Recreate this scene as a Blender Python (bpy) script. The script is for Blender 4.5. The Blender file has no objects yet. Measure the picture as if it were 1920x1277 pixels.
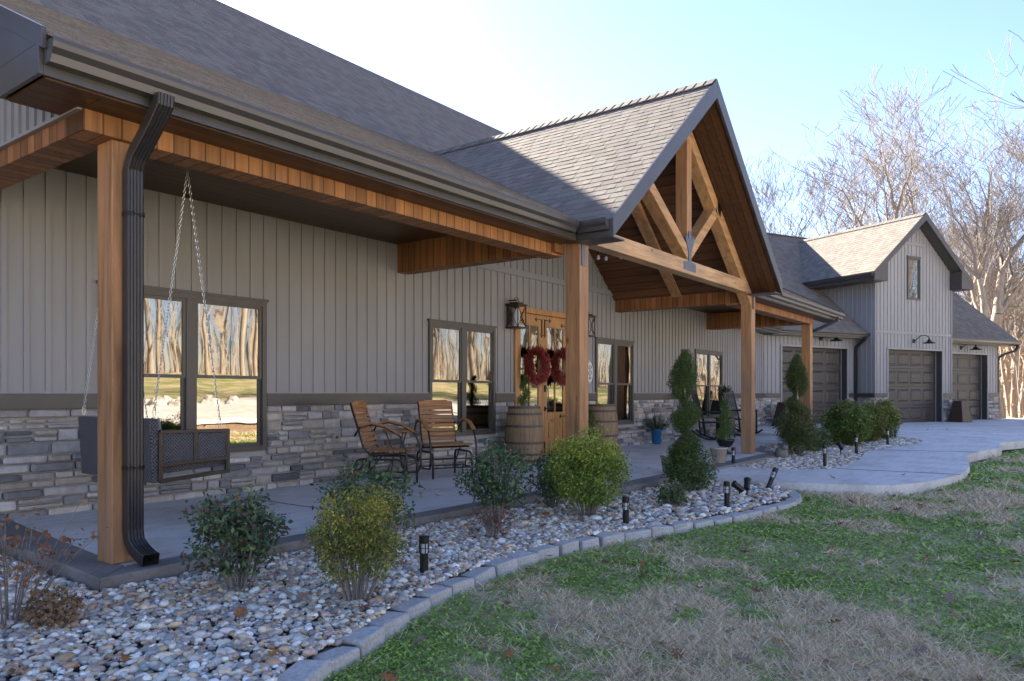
import bpy, math, random
import numpy as np
from mathutils import Vector, Matrix
random.seed(7); rng=np.random.default_rng(7)
scene=bpy.context.scene; COL=scene.collection
R=math.radians
# ---------------- camera ----------------
TH=math.atan(1044/1400.); CS,SN=math.cos(TH),math.sin(TH)
cam=bpy.data.cameras.new('camera'); camo=bpy.data.objects.new('camera',cam); COL.objects.link(camo)
camo.location=(0,0,1.1); camo.rotation_euler=(R(90),0,TH-R(90))
cam.sensor_width=36; cam.lens=36*1400/1920.; cam.shift_y=98.5/1920.; cam.clip_start=.05; cam.clip_end=2000
scene.camera=camo
# ---------------- sky and sun ----------------
sd=Vector((CS-.579*SN, SN+.579*CS, .645)).normalized()      # direction to the sun
elev=math.asin(sd.z); azi=math.atan2(sd.x,sd.y)
w=bpy.data.worlds.new('World'); scene.world=w; w.use_nodes=True
nt=w.node_tree; nt.nodes.clear()
sky=nt.nodes.new('ShaderNodeTexSky'); sky.sky_type='NISHITA'; sky.sun_disc=False
sky.sun_elevation=elev; sky.sun_rotation=azi; sky.air_density=1.0; sky.dust_density=.3; sky.ozone_density=4; sky.altitude=100
bg=nt.nodes.new('ShaderNodeBackground'); bg.inputs[1].default_value=.055
wo=nt.nodes.new('ShaderNodeOutputWorld'); tint=nt.nodes.new('ShaderNodeMix'); tint.data_type='RGBA'; tint.blend_type='MULTIPLY'; tint.inputs[0].default_value=1; tint.inputs[7].default_value=(.98,.86,.91,1); nt.links.new(sky.outputs[0],tint.inputs[6]); nt.links.new(tint.outputs[2],bg.inputs[0]); nt.links.new(bg.outputs[0],wo.inputs[0])
sl=bpy.data.lights.new('sun','SUN'); sl.energy=5.0; sl.angle=R(.53); sl.color=(1,.90,.76)
so=bpy.data.objects.new('sun',sl); COL.objects.link(so); so.rotation_euler=sd.to_track_quat('Z','Y').to_euler(); so.location=(0,0,30)
scene.view_settings.view_transform='Standard'; scene.view_settings.look='None'
scene.view_settings.exposure=3.02; scene.view_settings.gamma=1; scene.view_settings.use_curve_mapping=False
scene.render.engine='CYCLES'
# ---------------- helpers ----------------
class NT:
    def __init__(s,name):
        s.m=bpy.data.materials.new(name); s.m.use_nodes=True; s.t=s.m.node_tree; s.t.nodes.clear()
        s.o=s.n('ShaderNodeOutputMaterial'); s.b=s.n('ShaderNodeBsdfPrincipled'); s.l(s.b.outputs[0],s.o.inputs[0])
        s.tc=s.n('ShaderNodeTexCoord')
    def n(s,k,**kw):
        x=s.t.nodes.new(k)
        for a,b in kw.items(): setattr(x,a,b)
        return x
    def l(s,a,b): s.t.links.new(a,b)
    def co(s,sc=(1,1,1),rot=(0,0,0)):
        mp=s.n('ShaderNodeMapping'); mp.inputs['Scale'].default_value=sc; mp.inputs['Rotation'].default_value=rot
        s.l(s.tc.outputs['Object'],mp.inputs[0]); return mp.outputs[0]
    def noise(s,scale,co=None,detail=5,rough=.55,dist=0):
        x=s.n('ShaderNodeTexNoise'); x.inputs['Scale'].default_value=scale; x.inputs['Detail'].default_value=detail
        x.inputs['Roughness'].default_value=rough; x.inputs['Distortion'].default_value=dist
        s.l(co if co else s.co(),x.inputs['Vector']); return x.outputs['Fac']
    def ramp(s,f,stops):
        r=s.n('ShaderNodeValToRGB'); e=r.color_ramp.elements
        while len(e)<len(stops): e.new(.5)
        for i,(p,c) in enumerate(stops): e[i].position=p; e[i].color=(*c,1) if len(c)==3 else c
        s.l(f,r.inputs[0]); return r.outputs[0]
    def mix(s,a,b,f=.5,mode='MIX'):
        x=s.n('ShaderNodeMix',data_type='RGBA',blend_type=mode)
        for v,i in ((f,0),(a,6),(b,7)):
            if isinstance(v,bpy.types.NodeSocket): s.l(v,x.inputs[i])
            elif i==0: x.inputs[0].default_value=v
            else: x.inputs[i].default_value=(*v,1)
        return x.outputs[2]
    def math(s,op,a,b=0.):
        x=s.n('ShaderNodeMath',operation=op)
        for i,v in enumerate((a,b)):
            if isinstance(v,bpy.types.NodeSocket): s.l(v,x.inputs[i])
            else: x.inputs[i].default_value=v
        return x.outputs[0]
    def bump(s,h,st=.3,d=.01):
        x=s.n('ShaderNodeBump'); x.inputs['Strength'].default_value=st; x.inputs['Distance'].default_value=d
        s.l(h,x.inputs['Height']); s.l(x.outputs[0],s.b.inputs['Normal'])
    def fin(s,col,rough=.6,metal=0,spec=.5):
        if isinstance(col,bpy.types.NodeSocket): s.l(col,s.b.inputs['Base Color'])
        else: s.b.inputs['Base Color'].default_value=(*col,1)
        if isinstance(rough,bpy.types.NodeSocket): s.l(rough,s.b.inputs['Roughness'])
        else: s.b.inputs['Roughness'].default_value=rough
        s.b.inputs['Metallic'].default_value=metal; s.b.inputs['Specular IOR Level'].default_value=spec
        return s.m
def vary(c,k): return tuple(max(0,x*k) for x in c)
def plain(name,c,rough=.6,metal=0,scale=8,amt=.25,bump=.1,sc=(1,1,1),spec=.5,bd=.004):
    n=NT(name); f=n.noise(scale,n.co(sc)); col=n.ramp(f,[(.25,vary(c,1-amt)),(.75,vary(c,1+amt))])
    if bump: n.bump(n.noise(scale*6,n.co(sc)),bump,bd)
    return n.fin(col,rough,metal,spec)
def colattr(name,c,rough=.6,scale=20,amt=.2,bump=.2,spec=.4,bd=.004,trans=0,metal=0):
    n=NT(name); a=n.n('ShaderNodeAttribute'); a.attribute_name='Col'
    f=n.noise(scale); base=n.ramp(f,[(.25,vary(c,1-amt)),(.75,vary(c,1+amt))])
    col=n.mix(base,a.outputs['Color'],1.,'MULTIPLY')
    if bump: n.bump(n.noise(scale*4),bump,bd)
    m=n.fin(col,rough,metal,spec)
    if trans:
        tr=n.n('ShaderNodeBsdfTranslucent'); n.l(col,tr.inputs[0]); ms=n.n('ShaderNodeMixShader'); ms.inputs[0].default_value=trans
        n.l(n.b.outputs[0],ms.inputs[1]); n.l(tr.outputs[0],ms.inputs[2]); n.l(ms.outputs[0],n.o.inputs[0])
    return m
def wood(name,c,axis=2,rough=.55,k=1.,weather=0):
    n=NT(name); sc=[9,9,9]; sc[axis]=.7
    g=n.noise(2.2*k,n.co(tuple(sc)),6,.6,.6); f2=n.noise(.9,n.co())
    col=n.ramp(g,[(.28,vary(c,.55)),(.5,c),(.75,vary(c,1.35))])
    col=n.mix(col,n.ramp(f2,[(.35,(.8,.8,.8)),(.7,(1.15,1.12,1.08))]),1.,'MULTIPLY')
    v=n.n('ShaderNodeTexVoronoi'); v.inputs['Scale'].default_value=1.; kk=[3.5,3.5,3.5]; kk[axis]=1.6; n.l(n.co(tuple(kk)),v.inputs['Vector'])
    kn=n.ramp(v.outputs['Distance'],[(.03,(.25,.2,.17)),(.09,(1,1,1))]); col=n.mix(col,kn,.8,'MULTIPLY')
    if weather:
        wf=n.ramp(n.noise(1.1,n.co((1,1,.35)),4),[(.45,(0,0,0)),(.62,(1,1,1))]); col=n.mix(col,(.30,.23,.17),n.math('MULTIPLY',wf,weather))
    n.bump(g,.25,.004); return n.fin(col,rough,0,.35)
def planks(name,c,axis,width,rough=.6,grain=0,amt=.35,groove=.35):
    n=NT(name); sp=n.n('ShaderNodeSeparateXYZ'); n.l(n.tc.outputs['Object'],sp.inputs[0]); x=n.math('DIVIDE',sp.outputs[axis],width)
    fl=n.math('FLOOR',x); fr=n.math('FRACT',x); wn=n.n('ShaderNodeTexWhiteNoise',noise_dimensions='1D'); n.l(fl,wn.inputs['W'])
    sc=[7,7,7]; sc[grain]=.5; g=n.noise(3,n.co(tuple(sc)),5,.6,.5)
    col=n.ramp(g,[(.25,vary(c,1-amt)),(.75,vary(c,1+amt))]); tone=n.ramp(wn.outputs[0],[(0,(.72,.72,.72)),(1,(1.25,1.22,1.15))])
    col=n.mix(col,tone,1.,'MULTIPLY'); d=n.math('ABSOLUTE',n.math('SUBTRACT',fr,.5)); gr=n.math('LESS_THAN',d,.5-.012/width*.5)
    grc=n.ramp(gr,[(0,(groove,)*3),(1,(1,1,1))]); col=n.mix(col,grc,1.,'MULTIPLY'); n.bump(gr,.6,.006); return n.fin(col,rough,0,.3)
class M:
    def __init__(s,xf=None): s.v=[]; s.f=[]; s.c=[]; s.xf=xf
    def add(s,vs,fs,col=None):
        b=len(s.v); s.v+= [tuple(s.xf(*p)) for p in vs] if s.xf else [tuple(p) for p in vs]
        s.f+=[tuple(i+b for i in f) for f in fs]; s.c+=[col or (1,1,1)]*len(fs); return s
    def box(s,x0,y0,z0,x1,y1,z1,col=None):
        x0,x1=sorted((x0,x1)); y0,y1=sorted((y0,y1)); z0,z1=sorted((z0,z1))
        return s.add([(x0,y0,z0),(x1,y0,z0),(x1,y1,z0),(x0,y1,z0),(x0,y0,z1),(x1,y0,z1),(x1,y1,z1),(x0,y1,z1)],
            [(3,2,1,0),(4,5,6,7),(0,1,5,4),(1,2,6,5),(2,3,7,6),(3,0,4,7)],col)
    def bar(s,a,b,w,h,up=(0,0,1),col=None):
        a=Vector(a);b=Vector(b);d=(b-a).normalized();u=Vector(up)
        if abs(d.dot(u))>.98:u=Vector((0,1,0))
        r=d.cross(u).normalized()*w/2;t=r.cross(d).normalized()*h/2
        return s.add([a-r-t,a+r-t,a+r+t,a-r+t,b-r-t,b+r-t,b+r+t,b-r+t],[(0,1,2,3),(7,6,5,4),(0,4,5,1),(1,5,6,2),(2,6,7,3),(3,7,4,0)],col)
    def tube(s,pts,r,n=8,col=None,cap=True):
        pts=[Vector(p) for p in pts]; rs=r if isinstance(r,(list,tuple)) else [r]*len(pts); V=[];F=[]
        pr=None
        for i,p in enumerate(pts):
            d=(pts[min(i+1,len(pts)-1)]-pts[max(i-1,0)]).normalized()
            if pr is None: pr=d.orthogonal().normalized()
            pr=(pr-d*pr.dot(d)).normalized(); q=d.cross(pr)
            V+=[p+(pr*math.cos(6.2832*k/n)+q*math.sin(6.2832*k/n))*rs[i] for k in range(n)]
        for i in range(len(pts)-1):
            F+=[(i*n+k,i*n+(k+1)%n,(i+1)*n+(k+1)%n,(i+1)*n+k) for k in range(n)]
        if cap: F+=[tuple(range(n))[::-1],tuple((len(pts)-1)*n+k for k in range(n))]
        return s.add(V,F,col)
    def lathe(s,pf,c=(0,0,0),n=24,col=None):
        V=[];F=[]
        for r,z in pf: V+=[(c[0]+r*math.cos(6.2832*k/n),c[1]+r*math.sin(6.2832*k/n),c[2]+z) for k in range(n)]
        for i in range(len(pf)-1): F+=[(i*n+k,i*n+(k+1)%n,(i+1)*n+(k+1)%n,(i+1)*n+k) for k in range(n)]
        F+=[tuple(range(n))[::-1],tuple((len(pf)-1)*n+k for k in range(n))]
        return s.add(V,F,col)
    def prism(s,poly,ext,col=None):   # poly: 3d pts, ext vector
        n=len(poly);e=Vector(ext);P=[Vector(p) for p in poly]
        return s.add(P+[p+e for p in P],[tuple(range(n))[::-1],tuple(range(n,2*n))]+[(i,(i+1)%n,(i+1)%n+n,i+n) for i in range(n)],col)
    def build(s,name,mat,parent=None,smooth=False,bev=0,kind=None,fix=True):
        off=Vector((0,0,0));p=parent
        while p: off+=p.location;p=p.parent
        me=bpy.data.meshes.new(name); me.from_pydata([(a[0]-off.x,a[1]-off.y,a[2]-off.z) for a in s.v],[],s.f); me.materials.append(mat)
        ca=me.color_attributes.new('Col','FLOAT_COLOR','CORNER'); arr=[]
        for f,c in zip(s.f,s.c): arr+=list((*c,1))*len(f)
        ca.data.foreach_set('color',arr)
        if fix:
            import bmesh; bm=bmesh.new(); bm.from_mesh(me); bmesh.ops.recalc_face_normals(bm,faces=bm.faces); bm.to_mesh(me); bm.free()
        if smooth: me.polygons.foreach_set('use_smooth',[True]*len(me.polygons))
        o=bpy.data.objects.new(name,me); COL.objects.link(o); o.parent=parent
        if bev:
            b=o.modifiers.new('b','BEVEL'); b.width=bev; b.segments=2; b.limit_method='ANGLE'; b.angle_limit=R(40)
        if kind:o['kind']=kind
        return o
def tag(o,label=None,cat=None,group=None,kind=None):
    if label:o['label']=label
    if cat:o['category']=cat
    if group:o['group']=group
    if kind:o['kind']=kind
    return o
def thing(name,label,cat,loc=(0,0,0),rz=0,group=None):
    o=bpy.data.objects.new(name,None); o.empty_display_size=.2; COL.objects.link(o); o.location=loc; o.rotation_euler=(0,0,rz)
    return tag(o,label,cat,group)
def dup(o,loc=None,rz=None,label=None,scale=None,parent=None):
    c=o.copy(); COL.objects.link(c); c.parent=parent
    if loc is not None:c.location=loc
    if rz is not None:c.rotation_euler=(0,0,rz)
    if scale is not None:c.scale=scale if hasattr(scale,'__len__') else (scale,)*3
    if label:c['label']=label
    for ch in list(o.children): dup(ch,parent=c)
    return c
def rotmats(n,tilt=math.pi,yaw=None):
    """random rotation matrices: yaw about z, then tilt about a random horizontal axis"""
    y=rng.uniform(0,2*math.pi,n) if yaw is None else yaw
    a=rng.uniform(0,2*math.pi,n); t=tilt if hasattr(tilt,'__len__') else rng.uniform(0,tilt,n)
    cy,sy=np.cos(y),np.sin(y); Z=np.zeros((n,3,3)); Z[:,0,0]=cy;Z[:,0,1]=-sy;Z[:,1,0]=sy;Z[:,1,1]=cy;Z[:,2,2]=1
    ax,ay=np.cos(a),np.sin(a); c,s_=np.cos(t),np.sin(t); T=np.zeros((n,3,3))
    T[:,0,0]=c+ax*ax*(1-c);T[:,0,1]=ax*ay*(1-c);T[:,0,2]=ay*s_
    T[:,1,0]=ax*ay*(1-c);T[:,1,1]=c+ay*ay*(1-c);T[:,1,2]=-ax*s_
    T[:,2,0]=-ay*s_;T[:,2,1]=ax*s_;T[:,2,2]=c
    return T@Z
def npmesh(name,mat,V,F,cols,parent=None,smooth=False,kind=None):
    """V (N,3), F (M,k), cols (M,3) per face"""
    off=Vector((0,0,0));p=parent
    while p: off+=p.location;p=p.parent
    V=V-np.array(off[:]); me=bpy.data.meshes.new(name); k=F.shape[1]
    me.vertices.add(len(V)); me.vertices.foreach_set('co',V.astype(np.float32).ravel())
    me.loops.add(F.size); me.loops.foreach_set('vertex_index',F.astype(np.int32).ravel())
    me.polygons.add(len(F)); me.polygons.foreach_set('loop_start',np.arange(0,F.size,k,dtype=np.int32)); 
    me.polygons.foreach_set('loop_total',np.full(len(F),k,dtype=np.int32))
    me.update(calc_edges=True); me.polygons.foreach_set('use_smooth',np.full(len(F),bool(smooth)))
    ca=me.color_attributes.new('Col','FLOAT_COLOR','CORNER'); cc=np.ones((len(F),k,4),dtype=np.float32); cc[:,:,:3]=cols[:,None,:]; ca.data.foreach_set('color',cc.ravel())
    me.materials.append(mat); o=bpy.data.objects.new(name,me); COL.objects.link(o); o.parent=parent
    if kind:o['kind']=kind
    return o
def scatter(name,mat,tv,tf,pos,rot,scl,cols,parent=None,smooth=False,kind=None):
    tv=np.asarray(tv,float); tf=np.asarray(tf,int); n=len(pos); scl=np.asarray(scl,float)
    if scl.ndim==1: scl=np.repeat(scl[:,None],3,1)
    V=np.einsum('nij,nkj->nki',rot,tv[None]*scl[:,None,:])+np.asarray(pos)[:,None,:]
    F=(tf[None]+(np.arange(n)*len(tv))[:,None,None]).reshape(-1,tf.shape[1])
    return npmesh(name,mat,V.reshape(-1,3),F,np.repeat(np.asarray(cols),len(tf),0),parent,smooth,kind)
def inpoly(x,y,poly):
    x=np.asarray(x);y=np.asarray(y);ins=np.zeros(x.shape,bool);n=len(poly)
    for i in range(n):
        x0,y0=poly[i][:2];x1,y1=poly[(i+1)%n][:2]
        c=((y0>y)!=(y1>y))&(x<(x1-x0)*(y-y0)/((y1-y0) if y1!=y0 else 1e-9)+x0); ins^=c
    return ins
def vnoise(x,y,s,seed=0):
    r=np.random.default_rng(seed).random((64,64)); x=np.asarray(x)/s;y=np.asarray(y)/s
    xi=np.floor(x).astype(int);yi=np.floor(y).astype(int);fx=x-xi;fy=y-yi;fx=fx*fx*(3-2*fx);fy=fy*fy*(3-2*fy)
    g=lambda a,b:r[a%64,b%64]
    return (g(xi,yi)*(1-fx)+g(xi+1,yi)*fx)*(1-fy)+(g(xi,yi+1)*(1-fx)+g(xi+1,yi+1)*fx)*fy
# garage wing frame: turned 25.7 degrees from the house front
GA=-(R(62.46)-TH); GX=(math.cos(GA),math.sin(GA)); GN=(-GX[1],GX[0]); GB=(22.76,7.4)
def G(t,s,z): return (GB[0]+GX[0]*t+GN[0]*s, GB[1]+GX[1]*t+GN[1]*s, z)
# ---------------- materials ----------------
m_siding=plain('grey_siding',(.262,.253,.25),.5,0,1.6,.11,.06,(1,1,.35))
m_trim=plain('bronze_trim',(.058,.050,.046),.38,0,5,.12,.03)
m_fascia=plain('bronze_metal',(.075,.07,.068),.34,.35,4,.1,.02)
m_frame=plain('window_frame_bronze',(.075,.066,.056),.4,0,6,.1,.02)
m_black=plain('black_metal',(.014,.014,.015),.35,.3,10,.2,.03)
m_cedar=wood('cedar_timber',(.37,.19,.085),2,weather=.35)
m_cedx=wood('cedar_timber_beam',(.50,.31,.16),0,weather=.5)
m_ceddia=wood('cedar_timber_truss',(.46,.26,.12),0,k=.6,weather=.2)
m_beam=planks('cedar_boards',(.30,.135,.05),0,.115,.55,2)
m_beamy=planks('cedar_boards_side',(.26,.115,.045),1,.115,.55,2)
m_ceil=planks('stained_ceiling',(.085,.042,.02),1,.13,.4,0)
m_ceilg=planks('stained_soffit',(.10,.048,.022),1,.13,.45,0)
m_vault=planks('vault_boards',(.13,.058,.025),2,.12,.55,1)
m_shing=colattr('asphalt_shingle',(.17,.155,.14),.95,60,.25,.06,.12,.001)
m_stone=colattr('ledge_stone',(1,1,1),.85,14,.22,.6,.25,.008)
m_mortar=plain('mortar',(.38,.345,.30),.95,0,30,.15,.4)
m_leaf=colattr('leaf',(1,1,1),.42,6,.15,0,.4,trans=.25)
m_pebble=colattr('pebble',(1,1,1),.6,40,.22,.15,.35,.002)
m_dead=colattr('dead_leaf',(1,1,1),.8,20,.2,0,.2,trans=.2)
m_bark=plain('bark',(.30,.25,.20),.95,0,3,.35,.6,(3,3,.6),.2,.02)
m_twig=plain('twig',(.19,.165,.145),.9,0,8,.25,.2)
m_oak=wood('chair_slat_wood',(.36,.17,.06),0,.45,2)
m_oakz=wood('barrel_oak',(.30,.20,.11),2,.7,1.5)
m_door=wood('alder_door',(.42,.22,.085),2,.4)
m_iron=plain('iron_tube',(.045,.035,.03),.4,.5,20,.2,.05)
m_steel=plain('zinc_chain',(.55,.55,.56),.3,.9,20,.1,.02)
m_beige=plain('beige_plastic',(.36,.31,.24),.6,0,12,.08,.05)
m_white=plain('white_ceramic',(.65,.65,.62),.4,0,10,.05,.02)
m_soil=plain('soil',(.05,.035,.025),.95,0,20,.3,.8)
m_fabric=plain('slate_cushion',(.16,.17,.21),.9,0,80,.1,.2)
m_brown=plain('brown_metal',(.07,.045,.03),.4,.3,5,.15,.03)
m_plate=plain('steel_plate',(.12,.14,.17),.4,.4,8,.1,.05)
m_rock=plain('limestone',(.45,.42,.38),.9,0,3,.25,.8,bd=.05)
n=NT('concrete'); a=n.noise(.8); b=n.noise(45,detail=3); c=n.noise(4.,n.co((.4,3,1)))
col=n.mix(n.ramp(a,[(.3,(.60,.57,.53)),(.7,(.70,.67,.63))]),n.ramp(c,[(.3,(.9,.9,.9)),(.7,(1.06,1.06,1.06))]),1.,'MULTIPLY')
st=n.noise(1.7,detail=8,rough=.7); col=n.mix(col,n.ramp(st,[(.40,(.80,.78,.75)),(.52,(1,1,1))]),.8,'MULTIPLY'); col=n.mix(col,n.ramp(b,[(.3,(.86,.86,.86)),(.7,(1.1,1.1,1.1))]),.8,'MULTIPLY'); n.bump(b,.2,.003); m_conc=n.fin(col,.75,0,.3)
n=NT('stamped_border'); a=n.noise(2.5); b=n.noise(30); col=n.ramp(a,[(.3,(.14,.13,.12)),(.72,(.26,.24,.22))]); col=n.mix(col,n.ramp(b,[(.3,(.8,.8,.8)),(.7,(1.15,1.15,1.15))]),.8,'MULTIPLY'); n.bump(a,.5,.02); m_border=n.fin(col,.7,0,.35)
n=NT('edging_concrete'); a=n.noise(60,detail=4); b=n.noise(5); col=n.mix(n.ramp(b,[(.3,(.36,.345,.32)),(.7,(.52,.50,.47))]),n.ramp(a,[(.3,(.75,.75,.75)),(.7,(1.2,1.2,1.2))]),.9,'MULTIPLY'); n.bump(a,.5,.006); m_edge=n.fin(col,.95,0,.2)
n=NT('garden_soil'); a=n.noise(9); col=n.ramp(a,[(.3,(.05,.04,.032)),(.7,(.14,.12,.10))]); n.bump(a,.8,.03); m_bed=n.fin(col,.95,0,.2)
n=NT('lawn_ground'); a=n.noise(.9,detail=6); b=n.noise(14,detail=6); 
col=n.mix(n.ramp(a,[(.42,(.22,.25,.08)),(.60,(.50,.40,.26))]),n.ramp(b,[(.3,(.45,.45,.45)),(.7,(1.3,1.3,1.3))]),.9,'MULTIPLY'); n.bump(b,1.,.03); m_lawn=n.fin(col,.95,0,.15)
n=NT('leaf_litter'); a=n.noise(.5,detail=8); b=n.noise(11,detail=6); v=n.n('ShaderNodeTexVoronoi'); v.inputs['Scale'].default_value=7.; n.l(n.co(),v.inputs['Vector'])
col=n.mix(n.ramp(a,[(.35,(.36,.25,.16)),(.65,(.50,.38,.26))]),v.outputs['Color'],.18,'MULTIPLY'); col=n.mix(col,n.ramp(b,[(.3,(.5,.5,.5)),(.7,(1.25,1.2,1.15))]),.9,'MULTIPLY'); n.bump(b,1.,.05); m_litter=n.fin(col,.95,0,.1)
n=NT('window_glass'); a=n.noise(1.0,n.co((1.3,1,1.1)),1,.3,.4); n.bump(a,.10,.03); m_glass=n.fin((.27,.255,.23),.015,1.,.5)
n=NT('wicker'); 
x=n.n('ShaderNodeSeparateXYZ'); n.l(n.tc.outputs['Object'],x.inputs[0])
sx=n.math('SINE',n.math('MULTIPLY',n.math('ADD',x.outputs[0],x.outputs[1]),230.)); sz=n.math('SINE',n.math('MULTIPLY',x.outputs[2],230.))
wv=n.math('MULTIPLY',sx,sz); wc=n.ramp(n.math('ADD',n.math('MULTIPLY',wv,.5),.5),[(.1,(.035,.033,.036)),(.8,(.17,.16,.165))]); n.bump(wv,.9,.008); m_wick=n.fin(wc,.5,0,.4)
n=NT('garage_door_brown'); a=n.noise(2,n.co((.5,.5,14)),5); col=n.ramp(a,[(.3,(.036,.029,.025)),(.7,(.060,.049,.042))]); n.bump(a,.1,.003); m_gdoor=n.fin(col,.42,0,.5)
n=NT('blue_glaze'); m_blue=n.fin((.02,.12,.26),.15,0,.6)
n=NT('clear_lens'); m_lens=n.fin((.55,.58,.62),.15,0,.6)
n=NT('dim_interior'); m_dark=n.fin((.01,.01,.01),.8)
# ---------------- ground ----------------
def rise(y): return .085*np.clip(-6-np.asarray(y,float),0,34)
def sheet(name,poly,z,mat,kind='structure',zf=None,th=0):
    import bmesh
    bm=bmesh.new(); vs=[bm.verts.new((x,y,zf(x,y) if zf else z)) for x,y in poly]; f=bm.faces.new(vs)
    if f.normal.z<0: f.normal_flip()
    bm.normal_update()
    if f.normal.z<0: bmesh.ops.reverse_faces(bm,faces=[f])
    bmesh.ops.triangulate(bm,faces=bm.faces[:])
    if zf:
        for _ in range(5): bmesh.ops.subdivide_edges(bm,edges=[e for e in bm.edges if e.calc_length()>1.5],cuts=1); bmesh.ops.triangulate(bm,faces=bm.faces[:])
        for v in bm.verts: v.co.z=zf(v.co.x,v.co.y)
    if th:
        r=bmesh.ops.extrude_face_region(bm,geom=bm.faces[:]); 
        for e in r['geom']:
            if isinstance(e,bmesh.types.BMVert): e.co.z-=th
        bmesh.ops.recalc_face_normals(bm,faces=bm.faces)
    me=bpy.data.meshes.new(name); bm.to_mesh(me); bm.free(); me.materials.append(mat)
    o=bpy.data.objects.new(name,me); COL.objects.link(o)
    if kind:o['kind']=kind
    return o
def grid(name,x0,x1,y0,y1,nx,ny,zf,mat,kind='structure'):
    X,Y=np.meshgrid(np.linspace(x0,x1,nx),np.linspace(y0,y1,ny)); Z=zf(X,Y); V=np.stack([X,Y,Z],-1).reshape(-1,3)
    i=np.arange(nx*ny).reshape(ny,nx); F=np.stack([i[:-1,:-1],i[:-1,1:],i[1:,1:],i[1:,:-1]],-1).reshape(-1,4)
    return npmesh(name,mat,V,F,np.ones((len(F),3)),None,True,kind)
grid('ground',-600,600,-600,600,80,601,lambda X,Y:-.22+rise(Y),m_litter)
LZ=-.15
grid('lawn',-30,34,-6.5,4.7,120,50,lambda X,Y:LZ-.02+.03*vnoise(X,Y,1.3,3),m_lawn)
def pz(x,y): return -.03+.14*min(1,max(0,(x-12)/11.))+float(rise(y))
bedp=[(1.2,2.0),(1.99,2.62),(2.38,2.70),(2.87,2.9),(3.49,3.07),(4.05,3.16),(4.63,3.19),(5.35,3.13),(6.27,2.78),(7.36,2.57),(8.3,2.44),(9.05,2.6),(9.5,2.88),(9.7,3.3),(9.62,4.2),(7.1,4.3),(7,4.75),(2.3,4.7),(2.3,9),(-1,9),(-1,2)]
sheet('garden_bed',bedp,LZ+.055,m_bed)
islp=[(11.15,4.25),(11.35,3.21),(11.55,2.88),(12.33,2.75),(13.56,2.79),(15.1,3.0),(16.3,2.75),(17.6,2.52),(18.6,2.55),(19.5,2.95),(20.0,3.4),(20.3,4.1),(19.8,5.0),(14,5.1),(13.6,4.3)]
path=[(10.7,4.42),(9.85,4.4),(9.6,3.77),(9.66,2.7),(9.99,1.91),(10.27,1.61),(11.08,1.37),(11.92,1.2),(13.2,1.2),(13.78,1.26),(15.11,1.43),(15.9,1.38),(16.6,1.2),(17.2,1.08),(17.7,1.05),(18.5,1.2),(19.2,.95),(20.6,.2),(23,-2),(24,-6),(20,-8),(12,-8.5),(0,-8.5),(-25,-9),(-40,-18),(-30,-26),(5,-27),(14,-26),(19,-17),(26,-15),(34,-12),(42,-10)]
def chaikin(P,n_=2):
    for _ in range(n_):
        Q=[P[0]]
        for a,b in zip(P,P[1:]): Q+=[(a[0]*.75+b[0]*.25,a[1]*.75+b[1]*.25),(a[0]*.25+b[0]*.75,a[1]*.25+b[1]*.75)]
        P=Q+[P[-1]]
    return P
path=path[:2]+chaikin(path[2:])
path+=[tuple(G(24,-2,0)[:2]),tuple(G(24,.4,0)[:2]),tuple(G(4,.3,0)[:2]),tuple(G(.2,.2,0)[:2]),(19.4,7.0),(19.4,5.1),(19.7,4.95),(20.05,4.1),(19.8,3.4),(19.4,2.98),(18.6,2.57),(17.6,2.54),(16.3,2.77),(15.1,3.02),(13.56,2.81),(12.33,2.77),(11.6,2.9),(11.37,3.21),(11.17,4.2)]
sheet('driveway',path,0,m_conc,zf=pz,th=.16)
sheet('garden_island_bed',islp,0,m_bed,zf=lambda x,y:pz(x,y)-.05)
for a,b in (((11.85,2.78),(12.0,1.2)),((15.6,2.9),(16.0,1.3)),((20.1,3.6),(27,-1))):
    M().bar((a[0],a[1],pz(*a)+.003),(b[0],b[1],pz(*b)+.003),.012,.004).build('expansion_joint',m_black,kind='structure')
# porch slab: light panel plus stamped border
sl=M(); sl.prism([(2.33,5.06,-.0),(2.33,4.80,0),(7.2,4.78,0),(7.45,4.42,0),(13.75,4.42,0),(14.2,5.0,0),(19.3,5.05,0),(19.4,7.38,0),(2.58,7.38,0)],(0,0,-.2)).build('porch_floor',m_conc,kind='structure')
sb=M()
out=[(2.25,7.5),(2.08,4.6),(7.05,4.56),(7.35,4.14),(10.0,4.14),(14.0,4.14),(14.45,4.76),(19.5,4.8)]; inn=[(2.60,7.5),(2.34,4.815),(7.2,4.785),(7.45,4.425),(10,4.425),(13.75,4.425),(14.2,5.0),(19.5,5.055)]
for i in range(len(out)-1):
    q=[out[i],out[i+1],inn[i+1],inn[i]]; sb.prism([(x,y,.004) for x,y in q],(0,0,-.2))
sb.build('porch_border',m_border,bev=.012,kind='structure')
ejc=M()
for x in (4.6,9.2,16.4): ejc.bar((x,4.8,.003),(x,7.38,.003),.008,.004)
ejc.build('porch_control_joint',m_trim,kind='structure')
grid('grass_bank',14,70,-34,-12.5,60,40,lambda X,Y:-.24+rise(Y)+.3*np.clip((X-14)/3,0,1)*np.clip((-12.5-Y)/2.5,0,1)+.08*vnoise(X,Y,3,5),m_lawn)
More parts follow.
